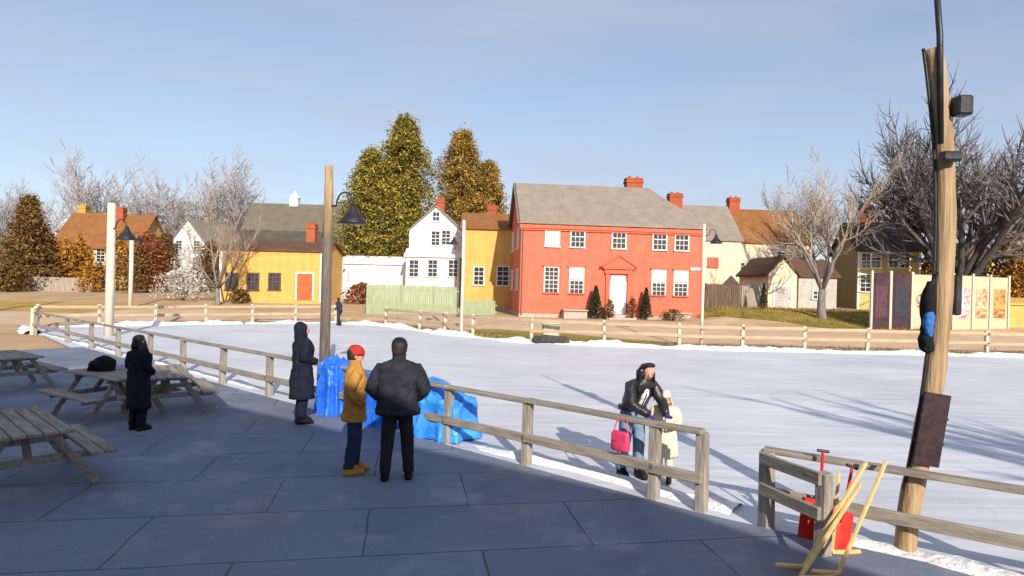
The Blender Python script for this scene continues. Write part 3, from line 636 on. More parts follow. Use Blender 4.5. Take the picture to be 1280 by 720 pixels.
# ------------------------------------------------------------------ far left yellow house
fy, w_ = house_at('ochre_house', 'pale yellow two-storey house with orange roof among trees at far left', 64, 168, 70, R(4), 1.15)
he = P(120, 308, 70).z - 1.15; ha = P(120, 268, 74).z - 1.15
gable_walls(w_, 8, he, ha - he).build('wall', M['paleyel'], fy); fr_ = gable_roof(w_, 8, he, ha - he, .3).build('roof', M['rooforange'], fy)
u = lambda px: (px - 64) / 104 * w_
chimney(fr_, u(72), 4.4, ha - .6, ha + 1.0, .9, .9, 'ybrick'); chimney(fr_, u(128), 3.2, ha - 1.6, ha + .7, 1.1, .9)
for px in (80, 102, 125, 148):
    for py in (319, 342): window(fy, u(px), P(px, py, 70).z - 1.15, .9, 1.5, 2, 4)
corners(fy, w_, 8, he, 'wtrim', .18)
# pale house among the trees
ph, w_ = house_at('pale_house', 'small cream-white gabled house half hidden by bare branches left of yellow building', 206, 262, 68, R(-8), 1.2)
he = P(230, 312, 68).z - 1.2; ha = P(234, 275, 68).z - 1.2
gable_walls(w_, 7, he, ha - he, 'y').build('wall', M['white'], ph); gable_roof(w_, 7, he, ha - he, .25, 'y').build('roof', M['roofgrey'], ph)
for x in (.3, .7): window(ph, w_ * x, P(230, 330, 68).z - 1.2, .8, 1.4, 2, 4); window(ph, w_ * x, P(230, 308, 68).z - 1.2, .7, 1.2, 2, 4)

# ------------------------------------------------------------------ houses right of the red house
gh, w_ = house_at('cream_house', 'cream house with grey roof and small red shutter behind red house corner', 852, 925, 58, R(3), .85)
he = P(895, 299, 58).z - .85; ha = P(895, 259, 62).z - .85
gable_walls(w_, 8, he, ha - he).build('wall', M['cream'], gh); gr = gable_roof(w_, 8, he, ha - he, .2).build('roof', M['roofgrey'], gh)
u = lambda px: (px - 852) / 73 * w_
chimney(gr, u(857), 4, ha - .4, P(857, 244, 62).z - .85, 1.3, 1.0)
window(gh, u(890), P(890, 328, 58).z - .85, .85, .8, 2, 2, trim='redtrim', label='window with red frame')
rs = MB(); rs.box((u(890), -.1, P(890, 328, 58).z - .85), (1.05, .05, .95)); rs.build('shutter', M['redtrim'], gh)
bh, w_ = house_at('long_cream_house', 'long cream house with rust-coloured roof and tall red chimney', 912, 1012, 63, R(2), 1.0)
he = P(960, 302, 63).z - 1.0; ha = P(960, 264, 67).z - 1.0
gable_walls(w_, 8, he, ha - he).build('wall', M['cream'], bh); br_ = gable_roof(w_, 8, he, ha - he, .25).build('roof', M['rooforange'], bh)
u = lambda px: (px - 912) / 100 * w_
chimney(br_, u(929) + .3, 4, ha - .6, P(928, 249, 67).z - 1.0, 1.15, .9)
window(bh, u(944), P(944, 337, 63).z - 1, .8, 1.4, 2, 4); window(bh, u(925), P(925, 337, 63).z - 1, .8, 1.4, 2, 4); window(bh, u(975), P(975, 318, 63).z - 1, .7, 1.0, 2, 2)
sa, w_ = house_at('gable_shed', 'small cream gabled shed with brown roof and blue-grey door', 960, 996, 50, R(6), 1.5)
sa['category'] = 'shed'
he = P(975, 342, 50).z - 1.5; ha = P(978, 322, 50).z - 1.5
gable_walls(w_, 5, he, ha - he, 'y').build('wall', M['cream'], sa); gable_roof(w_, 5, he, ha - he, .25, 'y').build('roof', M['roofbrown'], sa)
door(sa, w_ * .5, -.05, 1.4, 1.75, 'greyshed')
sb, w_ = house_at('grey_shed', 'weathered grey shed with brown lean roof beside the bare tree', 998, 1046, 51, R(-3), 1.5)
sb['category'] = 'shed'
he = P(1020, 345, 51).z - 1.5; ha = P(1020, 327, 53).z - 1.5
gable_walls(w_, 5, he, ha - he).build('wall', M['greyshed'], sb); gable_roof(w_, 5, he, ha - he, .25).build('roof', M['roofbrown'], sb)
window(sb, w_ * .5, 1.1, .7, .6, 2, 2)
# yellow house with its corner toward us; gable end's shade is coloured brown
ch, w_ = house_at('corner_house', 'yellow-fronted house with dark roof and a gable end coloured brown for shade', 1072, 1150, 52, R(-14), .75)
d_ = 8.6
he = P(1072, 312, 52).z - .75; ha = P(1050, 280, 56).z - .75
gb = gable_walls(w_, d_, he, ha - he)
gb.mi = [0, 0, 0, 1, 0, 0]  # gable end takes the brown shade colour, other faces stay yellow
gb.build('wall', [M['paleyel'], M['shadewall']], ch); cr_ = gable_roof(w_, d_, he, ha - he, .3).build('roof', M['roofdark'], ch)
u = lambda px: (px - 1072) / 78 * w_
chimney(cr_, u(1100), d_ / 2, ha - .5, P(1096, 257, 55).z - .75, .95, .8)
for px in (1082, 1094, 1116, 1130): window(ch, u(px), P(px, 326, 52).z - .75, .7, 1.2, 2, 4); 
for px in (1082, 1116): window(ch, u(px), P(px, 354, 52).z - .75, .8, 1.4, 2, 4)
corners(ch, w_, d_, he, 'wtrim', .16)
hs, w_ = house_at('gold_house', 'bright yellow house glimpsed behind the display panels on the right', 1196, 1246, 62, R(-5), .9)
he = P(1225, 322, 62).z - .9; ha = P(1225, 303, 62).z - .9
gable_walls(w_, 6, he, ha - he, 'y').build('wall', M['paleyel'], hs); gable_roof(w_, 6, he, ha - he, .2, 'y').build('roof', M['roofbrown'], hs)
window(hs, w_ * .6, he - 1, .8, 1.3, 2, 4)
sr, w_ = house_at('yellow_shed', 'small golden-yellow shed at the right edge beside the last display panel', 1258, 1310, 42, R(-4), .45)
sr['category'] = 'shed'
gable_walls(w_, 4, P(1265, 381, 42).z - .45, .35).build('wall', M['yellow'], sr); gable_roof(w_, 4, P(1265, 381, 42).z - .45, .35, .15).build('roof', M['yellow'], sr)

# ------------------------------------------------------------------ tavern behind the camera (casts the shade on the patio)
RL = Vector((-12.2, 3.9, 0)); RR = Vector((5.9, -7.9, 0)); td = (RR - RL); tl = td.length; tyaw = math.atan2(td.y, td.x)
tv = thing('tavern', 'long timber tavern behind the viewpoint whose shade covers the patio', 'building', RL - Vector((-math.sin(tyaw), math.cos(tyaw), 0)) * 3.0, tyaw)
tv.location.x -= 3 * math.cos(tyaw) * 0
# local y=0 is the back wall, y=6 the wall facing the patio
gable_walls(tl, 5.6, 5.0, 2.9).build('wall', M['cream'], tv); tro_ = gable_roof(tl, 5.6, 5.0, 2.9, .2).build('roof', M['roofgrey'], tv)
chimney(tro_, tl * .35, 2.8, 7.2, 9.2, 1.0, .9)
for i in range(7): window(tv, tl * (i + .5) / 7, 1.8, 1.0, 1.6, 3, 4, y=5.6, facing=R(180)); window(tv, tl * (i + .5) / 7, 4.0, .9, 1.3, 3, 4, y=5.6, facing=R(180))

# ------------------------------------------------------------------ fences
def fence_run(label, a, b, npost, ph=.95, name='rail_fence', pm='fencepost', rm='fence', pw=.13, rails=(.9, .45), rw=(.16, .05), rh_=(.05, .14), jit=.03, cap=True, posts=None, dz=None):
    a = Vector(a); b = Vector(b); d = b - a; yaw = math.atan2(d.y, d.x); ln = d.length
    t = thing(name, label, 'fence', a, yaw)
    r = random.Random(int(ln * 100))
    ts = posts if posts else [i / (npost - 1) for i in range(npost)]
    for q in ts:
        mb = MB(); z = (dz(q) if dz else 0)
        mb.box((0, 0, ph / 2 - .1), (pw, pw, ph + .2), bev=.012)
        o = mb.build('post', M[pm], t, (q * ln, 0, z), r.uniform(-.1, .1)); o.rotation_euler[0] = r.uniform(-jit, jit); o.rotation_euler[1] = r.uniform(-jit, jit)
    for z, w_, h_ in zip(rails, rw, rh_):
        for q0, q1 in zip(ts[:-1], ts[1:]):
            mb = MB(); z0 = z + r.uniform(-.012, .012) + (dz(q0) if dz else 0); z1 = z + r.uniform(-.012, .012) + (dz(q1) if dz else 0)
            off = 0 if w_ > h_ else -(pw / 2 + w_ / 2 - .005)
            mb.bar((q0 * ln - .03, off, z0), (q1 * ln + (.0 if w_ > h_ else .03), off, z1), w_, h_, bev=.008)
            mb.build('rail', M[rm], t)
    return t
def qpx(px, a, b):
    d = ray(px, 500); n = b - a; det = d.x * (-n.y) - d.y * (-n.x); s_ = (a.x * (-n.y) - a.y * (-n.x)) / det
    return (Vector((d.x * s_, d.y * s_, 0)) - a).length / n.length
fence_run('grey weathered rail fence between the shaded patio and the ice', FA, FB, 12, posts=[0] + [qpx(px, FA, FB) for px in (82, 112, 146, 186, 228, 277, 336, 400, 472, 560, 660, 820)] + [1], rails=(.95, .42), rw=(.17, .05), rh_=(.055, .13))
# thicker two end posts read from the photo
fence_run('grey rail fence on the right that carries the leaning sticks', FC, FE, 4, .86, rails=(.86, .40), rw=(.15, .05), rh_=(.055, .13), posts=[0, .38, .72, 1])
fence_run('short return of rail fence jutting toward the viewer beside the gap', FC + Vector((-.02, -.1, 0)), (3.2, 6.15, 0), 2, .86, rails=(.80, .45), rw=(.05, .05), rh_=(.13, .13))
def run_multi(label, pts, name='rail_fence', **k):
    """one far fence through several points"""
    t = thing(name, label, 'fence'); r = random.Random(5)
    P_ = []
    for x, y in pts: P_.append(Vector((x, y, max(0, hgt(x, y) - .06))))
    for p in P_:
        mb = MB(); mb.box((0, 0, .5), (.15, .15, 1.25), bev=.012); o = mb.build('post', M['farpost'], t, p, r.uniform(-.3, .3)); o.rotation_euler[1] = r.uniform(-.05, .05)
    for z in (.98, .52):
        for a, b in zip(P_[:-1], P_[1:]):
            mb = MB(); za = z + r.uniform(-.03, .03); zb = z + r.uniform(-.03, .03)
            d = (b - a); mid = (a + b) / 2
            mb.bar((-d.length / 2 - .08, -.1, za - z), (d.length / 2 + .08, -.1, zb - z), .06, .16, bev=.01)
            o = mb.build('rail', M['farrail'], t, mid + Vector((0, 0, z)), math.atan2(d.y, d.x))
            o.rotation_euler[1] = -math.atan2(d.z, math.hypot(d.x, d.y))
    return t
def lerp_line(line, step):
    out = [line[0]]; 
    for a, b in zip(line[:-1], line[1:]):
        n = max(1, round(math.hypot(b[0] - a[0], b[1] - a[1]) / step))
        for i in range(1, n + 1): out.append((a[0] + (b[0] - a[0]) * i / n, a[1] + (b[1] - a[1]) * i / n))
    return out
run_multi('pale two-rail wooden fence along the far edge of the rink', lerp_line([(x, y + .35) for x, y in far_line[3:-1]], 2.9))
run_multi('pale rail fence at the far left corner of the rink', lerp_line([(FA.x - .2, FA.y + .1), (-24, 30.9), (-16, 37.8), (-11.6, 40.4)], 2.6))
def board_fence(label, pl, pr, Y0, Y1, ptop, h, m, name='board_fence', bw=.16):
    a = P(pl, 360, Y0); b = P(pr, 360, Y1); d = b - a; d.z = 0; ln = d.length
    z0 = hgt(a.x, a.y) - .15; t = thing(name, label, 'fence', (a.x, a.y, z0), math.atan2(d.y, d.x)); r = random.Random(pl)
    n = int(ln / (bw + .012)); mb = MB()
    for i in range(n): mb.box((i * (bw + .012) + bw / 2, r.uniform(-.008, .008), h / 2 + r.uniform(-.03, .03)), (bw, .025, h))
    mb.build('board_panel', M[m], t)
    rl = MB()
    for z in (.3, h - .35): rl.box((ln / 2, .06, z), (ln, .06, .1))
    rl.build('rail', M[m], t)
    for i in range(int(ln / 2.4) + 1):
        p = MB(); p.box((i * 2.4, .16, h / 2), (.12, .12, h + .1)); p.build('post', M[m], t)
    return t
board_fence('pale green board fence in front of the white house', 459, 574, 44.5, 45.5, 350, 2.25, 'greenfence')
board_fence('low green fence panel below the yellow house window', 578, 622, 45.5, 46.3, 372, 1.15, 'greenfence')
board_fence('dark brown board fence behind the red house corner', 882, 926, 48.5, 48.5, 345, 2.1, 'brownfence')
board_fence('greyer board fence continuing toward the cream shed', 927, 958, 48.6, 48.8, 345, 1.95, 'palefence')
board_fence('low weathered board fence below the far left trees', 22, 118, 58, 60, 345, 1.5, 'palefence')

# ------------------------------------------------------------------ lamp poles
def lamp_pole(label, x, y, top, r0, r1, mats=('polepale', None), split=None, lamp=None, group='lamp poles around the rink'):
    z = max(0, hgt(x, y) - .06); t = thing('lamp_pole', label, 'lamp pole', (x, y, z), 0, group)
    hh = top - z
    if split:
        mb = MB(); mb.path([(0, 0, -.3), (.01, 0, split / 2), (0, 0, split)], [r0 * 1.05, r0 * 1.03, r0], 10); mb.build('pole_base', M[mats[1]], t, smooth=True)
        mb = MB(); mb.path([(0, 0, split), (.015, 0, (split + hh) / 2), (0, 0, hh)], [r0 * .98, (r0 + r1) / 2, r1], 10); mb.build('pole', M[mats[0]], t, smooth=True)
    else:
        mb = MB(); mb.path([(0, 0, -.3), (.02, 0, hh / 2), (0, 0, hh)], [r0, (r0 + r1) / 2, r1], 10); mb.build('pole', M[mats[0]], t, smooth=True)
    if lamp:
        sx, lz, s = lamp
        a = MB(); pts = [(0, 0, lz + .1)]
        for k in range(9):
            th = math.pi * k / 8
            pts.append((sx * (.22 + .2 * (1 - math.cos(th))) * s, -.1 * s, lz + .1 + (.32 * math.sin(th)) * s))
        a.path(pts, .022 * s, 6); ao = a.build('lamp_arm', M['metal'], t, smooth=True)
        sh = MB(); cx = sx * .62 * s
        sh.loft([((cx, -.1 * s, lz + .16 * s), .05 * s, .05 * s), ((cx, -.1 * s, lz + .04 * s), .08 * s, .08 * s), ((cx, -.1 * s, lz - .1 * s), .17 * s, .17 * s), ((cx, -.1 * s, lz - .27 * s), .30 * s, .30 * s), ((cx, -.1 * s, lz - .31 * s), .31 * s, .31 * s)], 16)
        sh.build('lamp_shade', M['metal'], t, smooth=True)
    return t
p = G(401, 489); lamp_pole('tall lamp pole with dark foot just behind the people by the fence', p.x, p.y + .2, P(407, 205, p.y).z, .125, .10, ('pole', 'poledark'), 3.7, (1, P(430, 262, p.y).z, 1.05))  # darker wood below the split, tan wood above
lamp_pole('slim pale lamp pole at the far fence before the yellow house', P(575, 360, 30.6).x, 32.0, P(575, 275, 32).z, .10, .085, lamp=(-1, P(575, 300, 32).z, .8))
lamp_pole('slim pale lamp pole at the right corner of the red house', P(879, 360, 29).x, 29.1, P(879, 280, 29.1).z, .085, .075, lamp=(1, P(886, 297, 29.1).z, .9))
lamp_pole('pale lamp pole at left with black lamp before the ochre house', P(139, 360, 27).x, 26.9, P(139, 254, 26.9).z, .19, .16, lamp=(1, P(160, 289, 26.9).z, 1.25))
lamp_pole('short distant pale pole between ochre house and russet bushes', P(174, 360, 44).x, 43, P(174, 294, 43).z, .15, .13, lamp=(1, P(180, 306, 43).z, .9))
lamp_pole('pale pole at the very left edge of the rink', P(5, 360, 38).x, 37, P(5, 284, 37).z, .16, .14)

# the big pole by the right fence
b0 = G(1129, 690); Yp = b0.y
pts = [Vector((b0.x, Yp, -.4))] + [Vector((P(px, py, Yp).x, Yp, P(px, py, Yp).z)) for px, py in ((1136, 640), (1152, 560), (1166, 480), (1175, 400), (1181, 300), (1180, 200), (1172, 110), (1166, 62))]
bp_ = thing('big_pole', 'big leaning light-brown wooden pole in front of the ice on the right', 'pole', (b0.x, Yp, 0))
rel = [p - Vector((b0.x, Yp, 0)) for p in pts]
fine = []
for i in range(len(rel) - 1):
    for k in range(3):
        t = k / 3; p0 = rel[max(i - 1, 0)]; p1 = rel[i]; p2 = rel[i + 1]; p3 = rel[min(i + 2, len(rel) - 1)]
        fine.append(.5 * ((2 * p1) + (p2 - p0) * t + (2 * p0 - 5 * p1 + 4 * p2 - p3) * t * t + (3 * p1 - p0 - 3 * p2 + p3) * t ** 3))
fine.append(rel[-1])
mb = MB(); mb.path(fine, [.105 - .0006 * i + .004 * math.sin(i * 2.1) for i in range(len(fine))], 12); mb.build('pole', M['pole'], bp_, smooth=True)
top = fine[-1]
ms = MB(); ms.path([top + Vector((.03, -.11, -1.0)), top + Vector((.0, -.1, .1)), top + Vector((-.05, -.06, .9))], [.03, .03, .028], 8); ms.build('mast', M['metal'], bp_, smooth=True)
cbl = MB(); cbl.path([q + Vector((-.11, -.015, 0)) for q in fine[4:]], .017, 6); cbl.build('cable_conduit', M['metal'], bp_, smooth=True)
def near(py): return min(fine, key=lambda q: abs(q.z - P(1170, py, Yp).z))
q = near(130); fl_ = MB(); fl_.box((q.x + .14, -.12, q.z), (.16, .14, .2), bev=.02); fl_.bar((q.x, -.05, q.z), (q.x + .1, -.1, q.z), .03, .03); fl_.build('floodlight', M['metal'], bp_)
q = near(186); fl_ = MB(); fl_.box((q.x - .05, -.16, q.z), (.2, .1, .1), bev=.02); fl_.build('junction_box', M['metal'], bp_)
# notice board on the pole
q = near(527); bd = MB(); tiltM = Matrix.Rotation(math.atan2(near(490).x - near(565).x, near(490).z - near(565).z), 4, 'Y')
bd.box((0, 0, 0), (.27, .035, .74), M=tiltM, bev=.006)
for zz in (.13, -.13): bd.box(tiltM @ Vector((0, -.004, zz)), (.285, .03, .02), M=tiltM)
nb = bd.build('notice_board', M['board'], None, (b0.x + q.x - .03, Yp - .13, q.z)); tag(nb, 'dark rectangular notice board fixed to the big leaning pole', 'sign')
# bundle hung on the pole
q = near(408); M['bluecloth'] = cloth('blue_cloth', (.03, .12, .38), (.06, .22, .55)); M['blackcloth'] = cloth('black_cloth', (.012, .012, .016))
hb = thing('hanging_jacket', 'crumpled black and blue jacket hanging on the left side of the big pole', 'jacket', (b0.x + q.x - .15, Yp - .03, q.z))
mb = MB(); mb.loft(smooth_rings([((.02, 0, .40), .02, .03), ((.015, 0, .33), .045, .05), ((.0, 0, .15), .06, .07), ((-.0, 0, -.05), .052, .06), ((-.012, 0, -.2), .062, .07), ((-.004, 0, -.31), .05, .06), ((.0, 0, -.34), .02, .02)]), 20); wrinkle(mb, .022, 4, 11); mb.build('jacket_body', M['blackcloth'], hb, smooth=True)
mb = MB(); mb.loft(smooth_rings([((-.01, -.045, .10), .02, .02), ((-.012, -.05, .04), .048, .035), ((-.016, -.046, -.06), .052, .04), ((-.01, -.045, -.15), .03, .03), ((-.01, -.04, -.18), .01, .01)]), 16); wrinkle(mb, .02, 9, 14); mb.build('lining', M['bluecloth'], hb, smooth=True)
mb = MB(); mb.path([(.02, 0, .38), (.06, -.02, .47), (.12, -.0, .5)], .01, 6); mb.build('loop', M['blackcloth'], hb)
q = near(372); ls = thing('loudspeaker', 'slim black loudspeaker on the right side of the big pole', 'loudspeaker', (b0.x + q.x + .15, Yp + .02, q.z))
mb = MB(); mb.box((0, 0, 0), (.08, .12, .42), bev=.015); mb.build('cabinet', M['metal'], ls)
mb = MB(); mb.box((-.05, 0, .1), (.06, .04, .04)); mb.box((-.05, 0, -.1), (.06, .04, .04)); mb.build('bracket', M['metal'], ls)

# ------------------------------------------------------------------ display panels on the right
def poster_mat(name, cols, sc):
    m = bpy.data.materials.new(name); m.use_nodes = True; nt = m.node_tree; N = nt.nodes; L = nt.links; b = N['Principled BSDF']; b.inputs['Roughness'].default_value = .6
    tc = N.new('ShaderNodeTexCoord'); no = N.new('ShaderNodeTexNoise'); no.inputs['Scale'].default_value = sc; no.inputs['Detail'].default_value = 3; no.inputs['Distortion'].default_value = 1.2
    L.new(tc.outputs['Object'], no.inputs['Vector']); rp = N.new('ShaderNodeValToRGB'); rp.color_ramp.interpolation = 'LINEAR'
    e = rp.color_ramp.elements; n = len(cols)
    e[0].position = .28; e[0].color = (*cols[0], 1); e[1].position = .72; e[1].color = (*cols[-1], 1)
    for i in range(1, n - 1): q = e.new(.28 + .44 * i / (n - 1)); q.color = (*cols[i], 1)
    L.new(no.outputs['Fac'], rp.inputs[0]); L.new(rp.outputs[0], b.inputs['Base Color']); return m
M['paneltan'] = mat('tan_panel_board', (.62, .42, .27), (.70, .50, .34), scale=2, rough=.7)
M['panelpurple'] = mat('dark_purple_panel', (.035, .016, .024), (.075, .036, .045), scale=2, rough=.7)
pan = [(1091, 1111, 'panelpurple', [(.02, .008, .02), (.10, .03, .05), (.03, .012, .03)], 'dark purple display panel with a maroon poster, first from the left'),
       (1115, 1138, 'panelpurple', [(.006, .007, .014), (.025, .025, .045), (.008, .008, .016)], 'dark display panel with a near-black poster beside the purple one'),
       (1142, 1164, 'paneltan', [(.45, .30, .18), (.75, .6, .42), (.10, .06, .04), (.5, .06, .03)], 'tan display panel with a round brown picture just left of the big pole'),
       (1193, 1214, 'paneltan', [(.65, .75, .85), (.7, .12, .16), (.8, .75, .75), (.4, .05, .10)], 'tan display panel with a pink and pale blue picture'),
       (1217, 1236, 'paneltan', [(.6, .38, .22), (.6, .10, .05), (.72, .5, .3), (.3, .04, .03)], 'tan display panel with a narrow red picture'),
       (1239, 1259, 'paneltan', [(.6, .38, .22), (.25, .06, .02), (.7, .35, .1), (.5, .12, .04)], 'tan display panel with an orange-brown picture, last on the right')]
for i, (pl, pr, bmn, cols, lab) in enumerate(pan):
    Y0 = 40 + i * .25; a = P(pl, 360, Y0); b = P(pr, 360, Y0 + .2); d = b - a; d.z = 0; wd = d.length; zb = hgt(a.x, a.y) - .1
    htop = P((pl + pr) / 2, 341 + i * 1.2, Y0).z - zb
    t = thing('display_panel', lab, 'display panel', (a.x, a.y, zb), math.atan2(d.y, d.x), 'picture panels along the right side')
    mb = MB(); mb.box((wd / 2, 0, htop / 2), (wd, .08, htop), bev=.01); mb.build('panel_board', M[bmn], t)
    mb = MB()
    if i == 2: mb.tube((wd / 2, -.045, htop * .52), (wd / 2, -.06, htop * .52), wd * .4, wd * .4, 20)
    else: mb.box((wd / 2, -.055, htop * .5), (wd * .72, .02, htop * .55))
    mb.build('picture', poster_mat('poster_print', cols, 1.5), t)
    for xx in (-.1, wd + .1):
        mb = MB(); mb.box((xx, -.02, htop / 2 + .05), (.14, .14, htop + .2), bev=.01); mb.build('post', M['farpost'] if bmn == 'paneltan' or xx > 0 else M['polepale'], t)

# ------------------------------------------------------------------ bits along the far fence
p = G(690, 428); t = thing('utility_cabinet', 'pale grey utility cabinet by the far fence before the red house', 'cabinet', (p.x, 30.6, hgt(p.x, 30.6) - .08))
mb = MB(); mb.box((0, 0, .45), (.85, .5, .9), bev=.02); mb.build('body', M['greenfence'], t); mb = MB(); mb.box((0, 0, .93), (.95, .6, .07), bev=.02); mb.build('lid', M['farpost'], t)
mb = MB(); mb.box((0, -.26, .45), (.7, .03, .7), bev=.005); mb.build('door', M['farpost'], t)
def lumps(name, label, cat, x, y, r, n, m, seed, z=0):
    r_ = random.Random(seed); mb = MB()
    for i in range(n):
        a = r_.uniform(0, 6.28); q = r_.uniform(0, r) ; s = r_.uniform(.12, .26)
        mb.ball((q * math.cos(a) * 1.6, q * math.sin(a) * .5, s * .6), (s * 1.4, s, s * .8), 8, 6)
    for i, v in enumerate(mb.v):
        k = 1 + .3 * mnoise.noise(Vector(v) * 4); mb.v[i] = (v[0] * k, v[1] * k, v[2] * k)
    return tag(mb.build(name, M[m], None, (x, y, z)), label, cat)
lumps('log_pile', 'dark heap of logs under the far fence before the red house', 'log pile', G(684, 428).x, 28.75, .6, 14, 'darkbark', 4, .05)

# ------------------------------------------------------------------ picnic tables
def make_table(label):
    t = thing('picnic_table', label, 'picnic table', group='picnic tables on the patio')
    mb = MB()
    for i in range(5): mb.box((0, -.3 + .15 * i, .755), (1.85, .138, .04), bev=.006)
    mb.build('tabletop', M['table'], t)
    for s in (-1, 1):
        mb = MB()
        for k in range(2): mb.box((0, s * (.62 + .145 * k), .44), (1.85, .135, .04), bev=.006)
        mb.build('bench_seat', M['table'], t)
    for sx in (-1, 1):
        for s in (-1, 1):
            mb = MB(); mb.bar((sx * .62, s * .2, .73), (sx * .62, s * .68, 0), .04, .09, bev=.005); mb.build('leg', M['table'], t)
        mb = MB(); mb.box((sx * .575, 0, .385), (.04, 1.5, .09), bev=.005); mb.box((sx * .575, 0, .70), (.04, .7, .07), bev=.005)
        mb.bar((sx * .55, 0, .40), (sx * .2, 0, .70), .08, .04); mb.build('brace', M['table'], t)
    return t
tb = make_table('picnic table by the left edge with sunlit ground behind it'); q = G(14, 490); tb.location = (q.x - .3, q.y + .3, .035); tb.rotation_euler[2] = R(-35)
q = G(206, 515); dup(tb, (q.x, q.y, .035), R(-55), 'picnic table right of the dark coated woman, nearest to the fence')
q = G(128, 522); dup(tb, (q.x, q.y + .2, .035), R(-30), 'picnic table with a dark rucksack lying on it')
q = G(6, 625); dup(tb, (q.x - .25, q.y + .5, .035), R(-42), 'nearest picnic table, cut by the left edge low in the picture')
q = G(106, 482, .8); bg_ = thing('rucksack', 'dark rucksack lying on a picnic table left of the woman in black', 'rucksack', (0, 0, 0))
q = G(128, 522); bg_.location = (q.x - .35, q.y + .45, .815)
mb = MB(); mb.loft(smooth_rings([((0, 0, 0), .24, .15), ((.02, 0, .09), .25, .16), ((.05, .02, .19), .2, .13), ((.06, .03, .26), .10, .08), ((.06, .03, .29), .03, .03)]), 18); wrinkle(mb, .05, 5, 7); mb.build('bag_body', M['blackcloth'], bg_, smooth=True)
mb = MB(); mb.loft([((0, -.14, .05), .13, .05), ((0, -.15, .14), .14, .06), ((0, -.13, .2), .1, .04)], 14); mb.build('pocket', M['blackcloth'], bg_, smooth=True)

# ------------------------------------------------------------------ blue tarpaulins
M['tarp'] = mat('blue_tarpaulin', (.012, .10, .62), (.03, .20, .85), scale=3, rough=.38, bump=.5, bscale=9, spec=.5, bdist=.03)
M['tarpl'] = mat('light_blue_tarpaulin', (.02, .19, .78), (.06, .34, .92), scale=3, rough=.35, bump=.5, bscale=9, spec=.5, bdist=.03)
def tarp(label, loc, sx, sy, sz, m, seed, rz, lean=0.):
    n, k = 110, 44; mb = MB(); vs = []; fs = []
    for j in range(k + 1):
        v = j / k
        for i in range(n):
            a = 2 * math.pi * i / n
            prof = (1.0 + .12 * (1 - v)) if v < .72 else math.sqrt(max(0, 1 - ((v - .72) / .28) ** 2.2)) 
            z = min(1, v / .72) * .86 + (.14 * ((v - .72) / .28) ** .6 if v > .72 else 0)
            ca, sa_ = math.cos(a), math.sin(a)
            bx = math.copysign(abs(ca) ** .55, ca); by = math.copysign(abs(sa_) ** .55, sa_)
            fold = 1 + (1 - v) * .13 * math.sin(a * 9 + 3 * mnoise.noise(Vector((a, 0, seed)))) + .14 * mnoise.noise(Vector((ca * 2.2, sa_ * 2.2, v * 2.5 + seed)))
            top = 1 + .22 * mnoise.noise(Vector((bx * prof * 1.4, by * prof * 1.4, seed + 5))) - lean * bx * prof
            q = Vector((bx * prof * 2.4, by * prof * 2.4, v * 3.2 + seed * 3))
            dv = mnoise.voronoi(q * .8)[0]; d2 = mnoise.voronoi(q * 1.9 + Vector((3, 1, 7)))[0]
            cr = min(.5, dv[1] - dv[0]) * -.26 + min(.4, d2[1] - d2[0]) * -.05 + .07
            vs.append((bx * prof * (fold + cr) * sx, by * prof * (fold + cr) * sy, max(0, z * sz * (top + cr * .9 * v))))
    for j in range(k):
        for i in range(n): fs.append((j * n + i, j * n + (i + 1) % n, (j + 1) * n + (i + 1) % n, (j + 1) * n + i))
    fs.append(tuple(range(k * n, (k + 1) * n)))
    mb.add(vs, fs); o = tag(mb.build('tarpaulin_heap', M[m], None, loc, rz, smooth=True), label, 'tarpaulin', 'blue tarpaulin heaps by the fence')
    return o
q = G(553, 552); tarp('bright blue tarpaulin heap right of the man in the dark jacket', (q.x, q.y + .35, .03), .45, .38, .80, 'tarpl', 2.3, R(-30), .13)
q = G(413, 520); tarp('tall blue tarpaulin heap left of the man in the tan coat', (q.x + .05, q.y + .2, .03), .26, .3, 1.02, 'tarp', 7.1, R(-35))
q = G(468, 535); tarp('low blue tarpaulin heap between the two standing men', (q.x, q.y + .3, .03), .45, .3, .85, 'tarp', 12.7, R(-35))

# ------------------------------------------------------------------ sticks and shovels on the right fence
M['stick'] = mat('yellow_stick_wood', (.58, .38, .13), (.74, .54, .24), scale=4, stretch=(3, 3, .4), rough=.6)
M['redplastic'] = mat('red_plastic', (.62, .02, .015), (.72, .045, .03), rough=.4, bump=.05)
def stick(label, a, b, hook=.3, side=1):
    a = Vector(a); b = Vector(b); d = (a - b).normalized(); t = thing('hockey_stick', label, 'hockey stick', (a.x, a.y, a.z), 0, 'wooden sticks leaning on the right fence')
    mb = MB(); mb.bar((0, 0, 0), b - a, .03, .036, bev=.004); mb.build('shaft', M['stick'], t)
    mb = MB(); mb.path([(0, 0, .0), (side * hook * .5, -.02, .01), (side * hook, -.05, .035)], [.022, .026, .02], 6); mb.build('blade', M['stick'], t)
def onfence(px, z=.87):      # point leaning on the top rail, near side
    d = ray(px, 360); n = FE - FC; det = d.x * (-n.y) - d.y * (-n.x); s = (FC.x * (-n.y) - FC.y * (-n.x)) / det
    p = Vector((d.x * s, d.y * s, z)); return p + Vector((-.05, -.14, 0))
stick('pale wooden hockey stick leaning on the fence, rightmost in the bundle', G(1048, 716, .07), onfence(1109, .97), .28, -1)
stick('wooden hockey stick crossing the bundle in its middle', G(1005, 708, .07), onfence(1085, .93), .3, -1)
stick('short upright wooden hockey stick beside the red shovel', G(1040, 690, .07), onfence(1052, .78), .26, 1)
stick('yellowish hockey stick lying lowest across the bundle', G(1000, 722, .07), onfence(1072, .72) + Vector((0, -.1, 0)), .3, 1)
